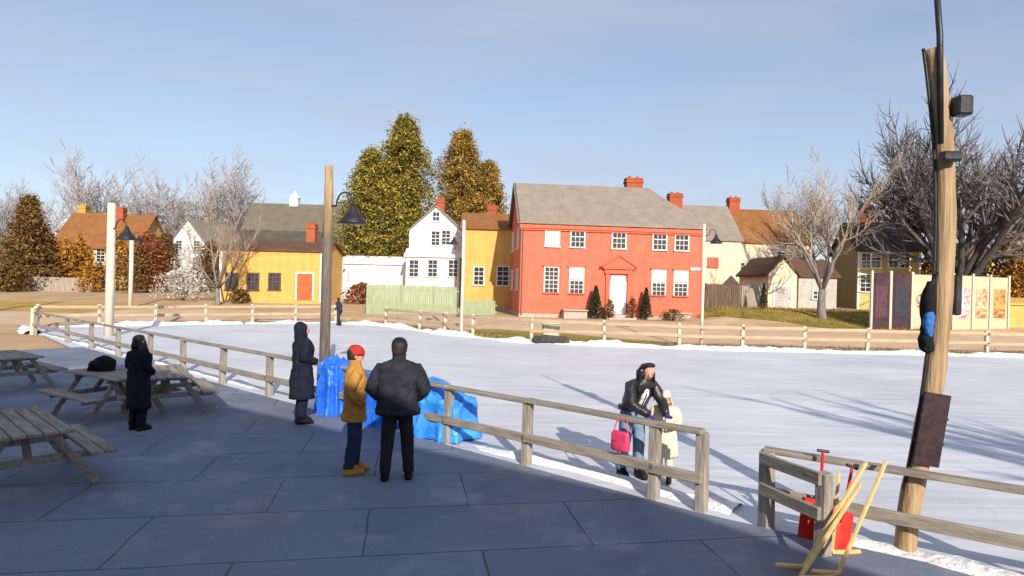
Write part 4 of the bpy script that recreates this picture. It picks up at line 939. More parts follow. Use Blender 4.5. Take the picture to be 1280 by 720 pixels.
def shovel(label, a, b):
    a = Vector(a); b = Vector(b); t = thing('snow_shovel', label, 'shovel', a, 0, 'red shovels leaning on the right fence')
    d = (b - a); u_ = d.normalized(); sd = u_.cross(Vector((0, 1, 0))).normalized(); nn = sd.cross(u_)
    mb = MB(); vs = []; fs = []
    for j in range(5):
        for i in range(5):
            x = (i - 2) / 2; q = u_ * (.42 * j / 4) + sd * (.17 * x * (1 - .12 * j / 4)) + nn * (.05 * x * x)
            vs.append(q)
    base = len(vs); vs += [v + nn * .012 for v in vs]
    for j in range(4):
        for i in range(4):
            k = j * 5 + i; fs.append((k, k + 1, k + 6, k + 5)); fs.append((base + k + 5, base + k + 6, base + k + 1, base + k))
    mb.add(vs, fs); mb.build('shovel_blade', M['redplastic'], t, smooth=True)
    mb = MB(); mb.tube(u_ * .3 - nn * .01, d, .016, .016, 8); mb.build('shaft', M['redplastic'], t)
    mb = MB(); mb.tube(d - sd * .06, d + sd * .06, .017, .017, 8); mb.build('grip', M['metal'], t)
shovel('red plastic snow shovel standing against the fence post', G(1020, 676, .06), onfence(1032, .98))
shovel('second red snow shovel tilted behind the wooden sticks', G(1044, 690, .06), onfence(1068, .86))

# ------------------------------------------------------------------ vegetation
class Tree:
    def __init__(s, seed): s.r = random.Random(seed); s.t = MB(); s.c = MB()
def rdir(r, d, ang):
    up = Vector((0, 0, 1)) if abs(d.z) < .95 else Vector((1, 0, 0))
    u_ = d.cross(up).normalized(); w_ = d.cross(u_); ph = r.uniform(0, 6.283)
    return (d * math.cos(ang) + (u_ * math.cos(ph) + w_ * math.sin(ph)) * math.sin(ang)).normalized()
def grow(T, p, d, ln, rad, lev, maxlev, kids, up=.12, ang=(.45, .95), wig=.16, shrink=(.42, .66), tmin=.3, twr=.008):
    r = T.r; seg = 4 if lev < 2 else (3 if lev < maxlev else 2); mb = T.t if lev < 2 else T.c
    pts = [p]; ds = [d]
    for i in range(seg):
        d = (d + Vector((r.gauss(0, wig), r.gauss(0, wig), r.gauss(0, wig) + up))).normalized(); p = p + d * (ln / seg); pts.append(p); ds.append(d)
    tip = max(twr, rad * .5)
    sides = 7 if lev == 0 else (5 if lev == 1 else 3)
    if lev < 2: mb.path(pts, [rad + (tip - rad) * i / seg for i in range(seg + 1)], sides)
    else:
        for i in range(seg):
            ra = rad + (tip - rad) * i / seg; rb = rad + (tip - rad) * (i + 1) / seg
            mb.tube(pts[i], pts[i + 1], ra, rb, 3, cap=False)
    if lev >= maxlev: return
    n = kids[lev]
    for k in range(n):
        t = tmin + (1 - tmin) * (k + r.random()) / n; f = t * seg; i = min(seg - 1, int(f)); q = pts[i].lerp(pts[i + 1], f - i)
        grow(T, q, rdir(r, ds[i + 1], r.uniform(*ang)), ln * r.uniform(*shrink) * (1.15 - .45 * t), max(twr, rad * (.62 - .25 * t)), lev + 1, maxlev, kids, up, ang, wig, shrink, .15, twr)
    grow(T, pts[-1], ds[-1], ln * shrink[1] * .8, tip, lev + 1, maxlev, kids, up, ang, wig, shrink, .15, twr)
def bare_tree(name, label, x, y, h, seed, trunk_r, limbs=5, fork=.25, spread=(.3, .7), kids=(5, 6, 5, 4), maxlev=4, bark='bark', twig='twig', twr=.009, lean=(0, 0), z=None, group=None, up=.12, tr_h=None):
    T = Tree(seed); r = T.r; d = Vector((lean[0], lean[1], 1)).normalized()
    fk = d * (h * fork)
    T.t.path([(0, 0, -.4), (0, 0, .1), fk * .5 + Vector((r.gauss(0, .05), r.gauss(0, .05), 0)), fk], [trunk_r * 1.5, trunk_r * 1.15, trunk_r, trunk_r * .9], 9)
    for k in range(limbs):
        a = 6.283 * (k + r.uniform(-.3, .3)) / limbs; s = r.uniform(*spread) if k else spread[0] * .3
        dd = Vector((math.cos(a) * math.sin(s) + lean[0] * .5, math.sin(a) * math.sin(s), math.cos(s))).normalized()
        grow(T, fk * r.uniform(.85, 1.0), dd, h * (1 - fork) * r.uniform(.62, .78), trunk_r * r.uniform(.45, .62), 1, maxlev, (0,) + kids[0:], up=up, wig=.13, twr=twr)
    o = thing(name, label, 'tree', (x, y, hgt(x, y) if z is None else z), 0, group)
    T.t.build('trunk', M[bark], o, smooth=True); T.c.build('crown', M[twig], o)
    return o
# far bare trees above the left houses
def at(px, Y): q = P(px, 360, Y); return q.x, q.y
t1 = bare_tree('bare_tree', 'pale bare tree standing behind the ochre house, left of the first gap', *at(115, 82), (P(115, 184, 82).z - 1) * .8, 11, .30, 6, .2, (.2, .6), kids=(6, 6, 6, 5), twr=.026)
t2 = bare_tree('bare_tree', 'widest pale bare tree rising behind the small cream-white house', *at(280, 84), (P(280, 181, 84).z - 1) * .8, 23, .34, 7, .2, (.25, .62), kids=(6, 6, 6, 5), twr=.026)
for px, Y, top, src, rz, lab in ((192, 84, 183, t2, 2.1, 'pale bare tree with upright crown behind the russet bushes'), (18, 86, 196, t2, 1.1, 'pale bare tree behind the dark brown evergreen at far left'),
                                 (420, 92, 222, t2, 3.0, 'faint bare tree left of the tall olive evergreen'), (330, 100, 226, t2, 5.0, 'low far bare tree above the dark gambrel roof'),
                                 (-40, 80, 185, t1, .5, 'bare tree just outside the left edge of the picture')):
    hx = P(px, top, Y).z - 1; base = P(115, 184, 82).z - 1 if src is t1 else P(280, 181, 84).z - 1
    x, y = at(px, Y); dup(src, (x, y, hgt(x, y)), rz, lab, hx / base * .86)
# tan lit bare tree in front of the low yellow building's left end
x, y = at(272, 47); bare_tree('bare_tree', 'small tan bare tree in front of the left end of the low yellow building', x, y, P(272, 262, 47).z - .9, 31, .17, 5, .18, (.35, .9), kids=(4, 5, 4, 3), twig='tantwig', bark='bark', twr=.011)
x, y = at(1028, 43); bare_tree('bare_tree', 'bare tan-barked tree on the olive grass left of the shade-brown gable', x, y, (P(1030, 205, 43).z - .6) * .9, 47, .27, 5, .2, (.2, .6), kids=(5, 5, 5, 4), twig='tantwig', twr=.009)
x, y = at(1196, 47); big = bare_tree('bare_tree', 'huge dark bare tree spreading behind the big pole', x, y, (P(1190, 128, 47).z - .7) * .84, 58, .62, 9, .12, (.3, .9), kids=(7, 7, 6, 4), bark='darkbark', twig='darktwig', twr=.012)
x, y = at(1262, 58); dup(t2, (x, y, hgt(x, y)), 2.2, 'pale bare tree at the right edge behind the brown thicket', .78)
x, y = at(1000, 74); dup(t1, (x, y, hgt(x, y)), .9, 'slim far bare tree rising behind the rust-coloured roof', .78)
x, y = at(1080, 70); dup(t2, (x, y, hgt(x, y)), 3.9, 'pale bare tree behind the chimney of the yellow-fronted house', .8)
# trees behind the viewpoint that streak the ice with shadow
bare_tree('bare_tree', 'stout bare tree beside the tavern behind the viewpoint', 13.7, -5.6, 10.5, 77, .42, 5, .55, (.2, .5), kids=(3, 3, 3), maxlev=3, z=0)
bare_tree('bare_tree', 'thin bare sapling beyond the tavern corner behind the viewpoint', 19.0, -6.0, 9, 78, .17, 3, .55, (.2, .5), kids=(3, 3, 3), maxlev=3, z=0)

def leaf(mb, p, s, r, n=None, slim=.55):
    a = Vector((r.gauss(0, 1), r.gauss(0, 1), r.gauss(0, .8))).normalized(); b = a.orthogonal().normalized()
    b = (Matrix.Rotation(r.uniform(0, 6.28), 3, a) @ b)
    mb.add([p - a * s, p + b * s * slim, p + a * s, p - b * s * slim], [(0, 1, 2, 3)])
def evergreen(name, label, x, y, h, rad, seed, leafm, prof, nb=420, per=13, ls=.26, trunk_r=.3):
    r = random.Random(seed); mb = MB(); tk = MB()
    tk.path([(0, 0, -.4), (0, 0, h * .5), (.1, 0, h * .93)], [trunk_r, trunk_r * .6, .04], 8)
    for i in range(nb):
        t = (i + r.random()) / nb; z = h * (.06 + .94 * t); a = r.uniform(0, 6.283)
        ln = rad * prof(t) * r.uniform(.55, 1.1 + (.22 if i % 9 == 0 else 0)) * (1 + .7 * mnoise.noise(Vector((math.cos(a) * 1.3, math.sin(a) * 1.3, t * 5.5 + seed))))
        d = Vector((math.cos(a), math.sin(a), 0))
        if i % 3 == 0: tk.tube((0, 0, z), d * ln * .8 + Vector((0, 0, z - ln * .1)), .05, .012, 3, cap=False)
        for k in range(per):
            q = (k + r.random()) / per; q = .25 + .75 * q
            p = d * (ln * q) + Vector((r.gauss(0, .22), r.gauss(0, .22), z - ln * .28 * q * q + r.gauss(0, .22)))
            for _ in range(5): leaf(mb, p + Vector((r.gauss(0, .22), r.gauss(0, .22), r.gauss(0, .2))), ls * r.uniform(.5, 1.35), r, slim=.36)
    o = thing(name, label, 'tree', (x, y, hgt(x, y)))
    tk.build('trunk', M['darkbark'], o, smooth=True); mb.build('crown', M[leafm], o); return o
round_ = lambda a, b: (lambda t: (.8 + .2 * sm(0, .2, t)) * (1 - a * t) * math.sqrt(max(.004, 1 - sm(b, 1.04, t) ** 1.6)))
for px, Y, top, rad, sd, m, nb, pr_, lab in ((502, 66, 150, 4.0, 5, 'evergreen', 700, round_(.14, .62), 'tallest olive-green evergreen tree, just left of the white gabled house'),
        (460, 65, 190, 4.3, 6, 'evergreen', 560, round_(.2, .42), 'lower broad olive-green evergreen joined to the left side of the tallest one'),
        (574, 72, 166, 4.3, 8, 'evergold', 600, round_(.15, .58), 'golden-tinged evergreen tree rising behind the white and yellow houses'),
        (608, 73, 205, 4.0, 9, 'evergold', 420, round_(.2, .3), 'lower golden evergreen close to the red house roof')):
    x, y = at(px, Y); z = hgt(x, y); evergreen('evergreen_tree', lab, x, y, P(px, top, Y).z - z, rad, sd, m, pr_, nb, 17, .17)
x, y = at(34, 60); z = hgt(x, y)
evergreen('evergreen_tree', 'dark brownish evergreen at far left beside the ochre house', x, y, P(34, 250, 60).z - z, 3.2, 15, 'brownleaf', lambda t: 1.0 - .95 * t ** 1.4, 330, 13, .18)
def bush(name, label, x, y, w_, h_, seed, m, n=1400, ls=.12, cone=False, group=None, stems=9, dep=None, cat='bush', slim=.5):
    r = random.Random(seed); mb = MB(); tk = MB(); dep = dep or w_
    for i in range(n):
        t = r.random() ** .8; a = r.uniform(0, 6.283); q = math.sqrt(r.random())
        k = (1 - t * .97) ** .75 if cone else math.sqrt(max(.03, 1 - (t * 1.0) ** 2.4))
        k *= 1 + (.12 if cone else .5) * mnoise.noise(Vector((math.cos(a) * 1.8 + seed, math.sin(a) * 1.8, t * 3)))
        zz = h_ * (.04 + .96 * t) * (1 if cone else 1 + .3 * mnoise.noise(Vector((a * 1.3, seed, 2))))
        leaf(mb, Vector((math.cos(a) * q * k * w_ / 2, math.sin(a) * q * k * dep / 2, zz)), ls * r.uniform(.6, 1.4), r, slim=slim)
    for i in range(stems):
        a = r.uniform(0, 6.283); q = r.uniform(.2, .8) * (.2 if cone else 1)
        tk.tube((r.gauss(0, .08), r.gauss(0, .08), -.1), (math.cos(a) * q * w_ / 2, math.sin(a) * q * dep / 2, h_ * r.uniform(.5, .95)), .02 + .004 * h_, .008, 4)
    o = thing(name, label, cat, (x, y, hgt(x, y)), 0, group); tk.build('stem', M['darkbark'], o); mb.build('foliage', M[m], o); return o
fwd = Vector((-math.sin(R(5)), math.cos(R(5)), 0))
def infront(px, dist): q = P(px, 360, 45.5 - dist); return q.x, q.y
x, y = infront(745, .9); bush('conical_shrub', 'dark conical evergreen shrub left of the white front door', x, y, 1.25, 2.35, 1, 'darkneedle', 2600, .07, True)
x, y = infront(808, .4); bush('conical_shrub', 'dark conical evergreen shrub right of the white front door', x, y, 1.05, 2.3, 2, 'darkneedle', 2400, .07, True)
x, y = infront(763, 1.2); bush('low_shrub', 'low brown shrub beside the doorstep of the red house', x, y, .8, 1.3, 3, 'brownleaf', 500, .08)
x, y = infront(791, .9); bush('low_shrub', 'reddish shrub right of the doorstep of the red house', x, y, .9, 1.5, 4, 'redleaf', 500, .08)
x, y = infront(842, 1.6); bush('low_shrub', 'straggly tan shrub below the right windows of the red house', x, y, 1.9, .8, 5, 'brownleaf', 600, .07)
x, y = at(232, 62); bush('tall_shrub', 'pale shrub in front of the small cream-white house', x, y, 3.6, 4.6, 6, 'paleleaf', 900, .16, slim=.22)
x, y = at(228, 50); bush('tall_shrub', 'wide low pale shrub left of the low yellow building', x, y, 4.6, 2.5, 7, 'paleleaf', 1500, .14, slim=.3)
for i, (px, Y, w_, h_, m, lab) in enumerate(((184, 62, 4.2, 5.6, 'redleaf', 'russet oak thicket between ochre house and small white house'), (78, 63, 4.4, 4.6, 'orangeleaf', 'orange-leaved bush in front of the ochre house left half'),
        (146, 64, 2.8, 5.8, 'orangeleaf', 'orange-leaved bush before the ochre house right corner'), (205, 66, 3.0, 6.0, 'brownleaf', 'brown thicket behind the russet oak leaves'), (112, 60, 2.4, 2.6, 'orangeleaf', 'small orange bush under the ochre house windows'),
        (100, 65, 3.6, 5.0, 'orangeleaf', 'tall orange-leaved bush hiding the middle of the ochre house'), (58, 66, 3.0, 5.4, 'redleaf', 'russet bush between dark evergreen and ochre house'), (168, 60, 2.6, 4.2, 'brownleaf', 'brown bush at the foot of the short distant pole'), (262, 66, 3.4, 5.0, 'brownleaf', 'brown thicket between small white house and low yellow building'), (452, 52, 3.0, 1.6, 'redleaf', 'rusty red bush before the long white outbuilding'), (300, 49, 1.6, 1.0, 'brownleaf', 'little brown bush below the yellow building windows'),
        (1262, 52, 5.0, 6.0, 'brownleaf', 'brown thicket at the right edge behind the panels'), (1285, 48, 4.0, 4.2, 'orangeleaf', 'orange-brown thicket beyond the yellow shed'), (1165, 55, 4.0, 4.5, 'brownleaf', 'brown bush between yellow-fronted house and big pole'),
        (660, 80, 5, 6, 'brownleaf', 'brown tree crowns behind the red house roof left'), (10, 56, 3.6, 2.4, 'brownleaf', 'brown hedge bush by the left edge'))):
    x, y = at(px, Y); bush('leafy_bush', lab, x, y, w_, h_, 40 + i, m, int(500 * w_ * h_ / 4) + 300, .15)
x, y = at(955, 46.5); bush('low_shrub', 'narrow dark shrub at the corner of the cream shed', x, y, .7, 1.9, 71, 'darkneedle', 900, .07, True)
# far woods as a mass
def woods():
    r = random.Random(90); mb = MB()
    for i in range(22000):
        px = r.uniform(-80, 1360); Y = r.uniform(105, 150); q = P(px, 360, Y)
        hh = (7.5 if px > 420 else 14.0 if px > 120 else 10.0) + 3 * mnoise.noise(Vector((q.x * .06, q.y * .02, 0))) + 2 * mnoise.noise(Vector((q.x * .3, 0, 4)))
        zz = 1 + hh * r.random() ** .7
        leaf(mb, Vector((q.x, q.y, zz)), r.uniform(.3, .9), r, slim=.42)
    o = mb.build('woods', M['brownleaf']); o['kind'] = 'stuff'
woods()
# tufts of dry grass along the far fence and in the verge
def tufts():
    r = random.Random(91); mb = MB()
    for i in range(5200):
        if i < 3000:
            k = r.randrange(2, len(far_line) - 2); a, b = far_line[k], far_line[k + 1]; t = r.random(); x = a[0] + (b[0] - a[0]) * t; y = a[1] + (b[1] - a[1]) * t + abs(r.gauss(.5, .5))
        else: y = r.uniform(38.8, 48); xa = max(13.4, 23.5 - (y - 38.6) * 1.7); x = xa + r.random() * (28 - xa)
        z = hgt(x, y) - .06; s = r.uniform(.1, .3); a = r.uniform(0, 6.28)
        dx, dy = math.cos(a) * .03, math.sin(a) * .03
        mb.add([(x - dx, y - dy, z), (x + dx, y + dy, z), (x + r.gauss(0, .08), y + r.gauss(0, .08), z + s)], [(0, 1, 2)])
    o = mb.build('grass', M['grass']); o['kind'] = 'stuff'
tufts()

# ------------------------------------------------------------------ people
def skin_body(vr, edges, root=0, sub=1):
    """one continuous surface grown along a skeleton; vr = [(co, radius)]"""
    m = bpy.data.meshes.new('sk'); m.from_pydata([tuple(v[0]) for v in vr], edges, []); o = bpy.data.objects.new('sk', m); C.objects.link(o)
    md = o.modifiers.new('s', 'SKIN'); md.use_smooth_shade = True
    lay = m.skin_vertices[0].data
    for i, v in enumerate(vr):
        rr = v[1]; lay[i].radius = (rr if hasattr(rr, '__len__') else (rr, rr)); lay[i].use_root = (i == root)
    ss = o.modifiers.new('u', 'SUBSURF'); ss.levels = sub; ss.render_levels = sub
    dg = bpy.context.evaluated_depsgraph_get(); dg.update(); ev = o.evaluated_get(dg); me = bpy.data.meshes.new_from_object(ev)
    vs = [v.co.copy() for v in me.vertices]; fs = [tuple(p.vertices) for p in me.polygons]
    bpy.data.objects.remove(o); bpy.data.meshes.remove(me); bpy.data.meshes.remove(m)
    return vs, fs
def person(label, loc, rz, h=1.75, lean=0., headtilt=0., arms=None, legs=None, coat=None, coatm=None, trousers=None, boots=None, hat=None, hair=None, hands=None, bulk=1.0, collar=None, scarf=None, hood=None, skates=False, headturn=0., shirt=None):
    s = h / 1.75
    t = thing('person', label, 'person', loc, rz); t.scale = (s, s, s)
    LM = Matrix.Translation((0, 0, .95)) @ Matrix.Rotation(-lean, 4, 'X') @ Matrix.Translation((0, 0, -.95))
    U = lambda x, y, z: LM @ Vector((x, y, z))
    neck = U(0, 0, 1.49); HM = Matrix.Translation(neck) @ Matrix.Rotation(headturn, 4, 'Z') @ Matrix.Rotation(-headtilt - lean * .55, 4, 'X')
    hd = lambda x, y, z: HM @ Vector((x, y, z))
    legs = legs or ((-.1, 0, .0), (.1, 0, .0))     # per leg: foot x, foot y, knee forward
    arms = arms or (((-.25, -.03, 1.15), (-.25, .08, .93)), ((.25, -.03, 1.15), (.25, .08, .93)))
    V = []; E = []; tags_ = []
    def a(co, r, par=None, tg='torso'):
        V.append((Vector(co), r)); i = len(V) - 1
        if par is not None: E.append((par, i)); tags_.append(tg)
        return i
    pel = a((0, 0, .96), (.135, .11)); sp = a(U(0, 0, 1.14), (.125, .10), pel); chst = a(U(0, .005, 1.34), (.15, .11), sp); nk = a(U(0, 0, 1.46), .06, chst)
    h0 = a(hd(0, .01, .075), .062, nk, 'head'); h1 = a(hd(0, .022, .125), (.076, .088), h0, 'head'); h2 = a(hd(0, .012, .19), (.079, .094), h1, 'head'); h3 = a(hd(0, -.002, .235), .06, h2, 'head')
    a(hd(0, .118, .128), .014, h1, 'head')
    wr = []
    for sx, (el, wrist) in zip((-1, 1), arms):
        sh_ = a(U(sx * .17, 0, 1.42), .068, chst); e_ = a(el, .047, sh_, 'arm'); w_ = a(wrist, .031, e_, 'arm'); wr.append((Vector(el), Vector(wrist)))
    for sx, (fx, fy, kf) in zip((-1, 1), legs):
        hp = a((sx * .085, 0, .88), .095, pel, 'leg'); kn = a((sx * .095 + (fx - sx * .1) * .5, fy * .5 + .02 + kf, .5), .062, hp, 'leg'); an = a((fx, fy - .02, .1), .045, kn, 'leg'); a((fx + sx * .015, fy + .15, .045), .04, an, 'foot')
    vs, fs = skin_body(V, E)
    mb = MB(); mb.add(vs, fs)
    # material by nearest bone
    cols = {'torso': 0, 'arm': 0, 'head': 1, 'leg': 2, 'foot': 3}
    for k, f in enumerate(fs):
        c = sum((vs[i] for i in f), Vector()) / len(f); best = (9, 'torso')
        for (i, j), tg in zip(E, tags_):
            p, q = V[i][0], V[j][0]; d = q - p; u_ = max(0, min(1, (c - p).dot(d) / max(1e-9, d.length_squared))); e = (c - p - d * u_).length
            if e < best[0]: best = (e, tg)
        mb.mi[k] = cols[best[1]]
    # ears, eyes, mouth
    for sx in (-1, 1):
        mb.ball(hd(sx * .083, -.005, .135), (.014, .024, .034), 8, 6, mi=1); mb.ball(hd(sx * .032, .092, .15), (.011, .008, .008), 8, 6, mi=4)
    mb.ball(hd(0, .096, .085), (.024, .009, .006), 8, 5, mi=5)
    # hands
    if hands:
        for idx, (el, w_) in enumerate(wr):
            if hands[idx] is None: continue
            fd_ = Vector(hands[idx]).normalized(); side = Vector((1 if idx else -1, 0, 0)); side = (side - fd_ * side.dot(fd_)).normalized(); nn = fd_.cross(side)
            pv = [(w_, .027), (w_ + fd_ * .05, (.036, .022)), (w_ + fd_ * .085, (.036, .018))]; v2, f2 = skin_body(pv, [(0, 1), (1, 2)]); mb.add(v2, f2, 6)
            for fi, fl in enumerate((.066, .078, .074, .058)):
                o_ = side * (.027 - .018 * fi) + fd_ * .08; b1 = w_ + o_; b2 = b1 + (fd_ * .8 + nn * .45).normalized() * fl * .55; b3 = b2 + (fd_ * .25 + nn * .9).normalized() * fl * .5
                v2, f2 = skin_body([(b1, .009), (b2, .0085), (b3, .007)], [(0, 1), (1, 2)]); mb.add(v2, f2, 6)
            b1 = w_ + fd_ * .03 - side * -.03; b2 = b1 + (fd_ * .6 + side * .7).normalized() * .038; b3 = b2 + (fd_ * .9 + nn * .4).normalized() * .03
            v2, f2 = skin_body([(b1, .011), (b2, .010), (b3, .008)], [(0, 1), (1, 2)]); mb.add(v2, f2, 6)
    body = mb.build('body', [coatm, M['skin'], trousers, boots, M['board'], M['redtrim'], (hands and len(hands) > 2 and hands[2]) or M['skin']], t, smooth=True)
    seed = hash(label) % 97 if False else len(label)
    # trousers as legs with fabric slack
    tm = MB()
    for sx, (fx, fy, kf) in zip((-1, 1), legs):
        kn = Vector((sx * .095 + (fx - sx * .1) * .5, fy * .5 + .02 + kf, .5))
        tm.loft(smooth_rings([((sx * .075, 0, .97), .085, .10), ((sx * .085, 0, .84), .098, .108), ((kn.x, kn.y, .52), .082, .086), (((kn.x + fx) / 2, (kn.y + fy - .02) / 2, .3), .075, .08), ((fx, fy - .015, .10), .068, .078)]), 14)
    wrinkle(tm, .008, seed); tm.build('trousers', trousers, t, smooth=True)
    # boots
    for sx, (fx, fy, kf) in zip((-1, 1), legs):
        bm_ = MB(); zf = 0.0
        bm_.loft([((fx, fy + .055, .0), .05, .145), ((fx, fy + .055, .025), .054, .15), ((fx, fy + .05, .06), .052, .138), ((fx, fy + .015, .10), .05, .095), ((fx, fy - .015, .15), .052, .068), ((fx, fy - .02, .2), .056, .068)], 14)
        bo = bm_.build('boot', boots, t, smooth=True)
        if skates: bl = MB(); bl.box((fx, fy + .05, -.03), (.008, .26, .04)); bl.box((fx, fy + .13, -.005), (.02, .03, .03)); bl.box((fx, fy - .04, -.005), (.02, .03, .03)); bl.build('skate_blade', M['metal'], bo)
    # coat
    if coat:
        hem, flare = coat; cm = MB(); B = bulk
        keys = []
        if hem < .96: keys += [((0, 0, hem), .185 * B + flare, .15 * B + flare * .8)]
        if hem < .8: keys += [((0, 0, .86), .182 * B + flare * .4, .145 * B + flare * .3)]
        keys += [(U(0, 0, max(1.0, hem)), .178 * B, .135 * B), (U(0, 0, 1.16), .178 * B, .138 * B), (U(0, .005, 1.32), .198 * B, .145 * B), (U(0, 0, 1.42), .185 * B, .118 * B), (U(0, -.005, 1.475), .115 * B, .088 * B), (U(0, -.005, 1.515), .072, .072), (U(0, 0, 1.545), .074, .076)]
        cm.loft(smooth_rings(keys), 26)
        for sx, (el, wrist) in zip((-1, 1), arms):
            el = Vector(el); wrist = Vector(wrist); Ba = min(B, 1.2); sh0 = U(sx * .10, 0, 1.40); shp = U(sx * .165 * min(B, 1.25), 0, 1.375)
            cm.path([sh0, shp, shp.lerp(el, .3), shp.lerp(el, .65), el, el.lerp(wrist, .4), el.lerp(wrist, .75), wrist], [.05 * Ba, .08 * Ba, .08 * Ba, .073 * Ba, .068 * Ba, .063 * Ba, .057 * Ba, .05 * Ba], 14)
        wrinkle(cm, .02, seed); co_ = cm.build('coat', coatm, t, smooth=True)
    if coat:
        cl_ = MB(); cl_.loft(smooth_rings([(U(0, -.004, 1.49), .088, .085), (U(0, -.006, 1.53), .084, .084), (U(0, -.008, 1.57), .088, .09), (U(0, -.008, 1.575), .076, .078)]), 18, cap=False); wrinkle(cl_, .004, seed + 3, 20); cl_.build('collar', coatm, t, smooth=True)
        hb_ = MB(); B = bulk; zr = hem
        if hem >= .8: hb_.loft([((0, 0, hem - .005), .19 * B + flare, .152 * B + flare * .8), ((0, 0, hem + .05), .192 * B + flare, .154 * B + flare * .8)], 26); hb_.build('waistband', coatm, t, smooth=True)
        zp = MB(); zp.bar(U(0, .142 * B + .004, max(hem, 1.0) + .02), U(0, .148 * B + .006, 1.36), .016, .008); zp.build('zip', M['metal'], t)
        for sx in (-1, 1):
            cf = MB(); el, wrist = Vector(arms[(sx + 1) // 2][0]), Vector(arms[(sx + 1) // 2][1]); cf.tube(el.lerp(wrist, .86), wrist + (wrist - el).normalized() * .01, .054 * min(B, 1.2), .05 * min(B, 1.2), 12); cf.build('cuff', coatm, t, smooth=True)
    if hood:
        hm = MB(); K = []
        for zz, rx, ry, yo in ((-.03, .11, .10, -.045), (.04, .115, .10, -.045), (.12, .118, .108, -.045), (.19, .108, .112, -.04), (.245, .085, .09, -.045), (.285, .03, .035, -.06)):
            K.append((hd(0, yo, zz), rx, ry))
        hm.loft(smooth_rings(K), 18); wrinkle(hm, .006, seed); hm.build('hood', hood, t, smooth=True)
        # opening: face patch stays visible in front
    if hat:
        hm = MB(); hm.loft(smooth_rings([(hd(0, .005, .165), .094, .110), (hd(0, .005, .2), .097, .112), (hd(0, 0, .245), .085, .096), (hd(0, -.01, .28), .05, .056), (hd(0, -.012, .29), .012, .012)]), 18); hm.loft([(hd(0, .006, .15), .099, .114), (hd(0, .006, .2), .101, .116)], 18)
        hm.build('hat', hat, t, smooth=True)
    if hair:
        hr, length, hm_ = hair; hm = MB()
        hm.loft(smooth_rings([(hd(0, -.05, .05 if length > 0 else .085), .082 if length > 0 else .074, .06), (hd(0, -.042, .12), .093, .075), (hd(0, -.03, .19), .093, .088), (hd(0, -.018, .235), .078, .082), (hd(0, -.015, .262), .045, .05), (hd(0, -.015, .27), .01, .01)]), 18)
        if length > 0:
            r = random.Random(seed)
            for sx in (-1, 1):
                for k in range(13):
                    q0 = hd(sx * (.045 + .003 * k), -.08 + .0105 * k, .205 - .004 * k); q1 = hd(sx * (.088 + .002 * k), -.085 + .0105 * k, .07); q2 = q1 + Vector((sx * r.uniform(-.01, .03), r.uniform(.0, .05), -length * r.uniform(.75, 1.0)))
                    hm.path([q0, q1, q1.lerp(q2, .5) + Vector((sx * .012, 0, 0)), q2], [.012, .017, .015, .004], 6)
        wrinkle(hm, .004, seed, 30); hm.build('hair', hm_, t, smooth=True)
    if shirt:
        sh = MB(); sh.loft(smooth_rings([(U(0, .115, 1.06), .03, .03), (U(0, .13, 1.2), .045, .03), (U(0, .128, 1.32), .06, .035), (U(0, .085, 1.44), .05, .03), (U(0, .05, 1.49), .03, .02)]), 12); wrinkle(sh, .005, 3, 20); sh.build('shirt', shirt, t, smooth=True)
    if scarf:
        sm_ = MB(); sm_.loft(smooth_rings([(U(0, .0, 1.44), .11, .1), (U(0, .01, 1.49), .105, .105), (U(0, .0, 1.54), .085, .09)]), 16); wrinkle(sm_, .012, seed, 14); sm_.build('scarf', scarf, t, smooth=True)
    return t
tan = cloth('tan_canvas', (.40, .20, .045), (.52, .28, .08)); navy = cloth('navy_cloth', (.010, .011, .026), (.02, .022, .04)); charcoal = cloth('charcoal_jacket', (.018, .020, .03), (.038, .04, .05)); blackc = cloth('black_cloth_coat', (.012, .011, .02)); jeans = cloth('dark_denim', (.025, .035, .075)); bjeans = cloth('light_denim', (.16, .24, .36))
redk = cloth('red_knit', (.36, .03, .02), sc=20); boott = cloth('tan_leather', (.42, .20, .05), rough=.6); bootb = cloth('black_leather', (.012, .012, .012), rough=.5); cream = cloth('cream_fleece', (.66, .58, .46), (.74, .67, .55)); leather = mat('black_leather_jacket', (.010, .010, .013), (.03, .03, .034), rough=.35, bump=.4, spec=.5); purple = cloth('purple_gloves', (.05, .03, .20)); darkh = mat('dark_hair', (.012, .010, .010), (.03, .024, .02), rough=.5); brownh = mat('brown_hair', (.02, .014, .010), (.045, .03, .02), rough=.6); whitec = cloth('white_shirt', (.72, .7, .7)); orng = cloth('orange_red_scarf', (.62, .10, .04)); teal = cloth('dark_teal', (.02, .035, .05)); blond = mat('blond_hair', (.6, .48, .26), (.7, .58, .36), rough=.6)

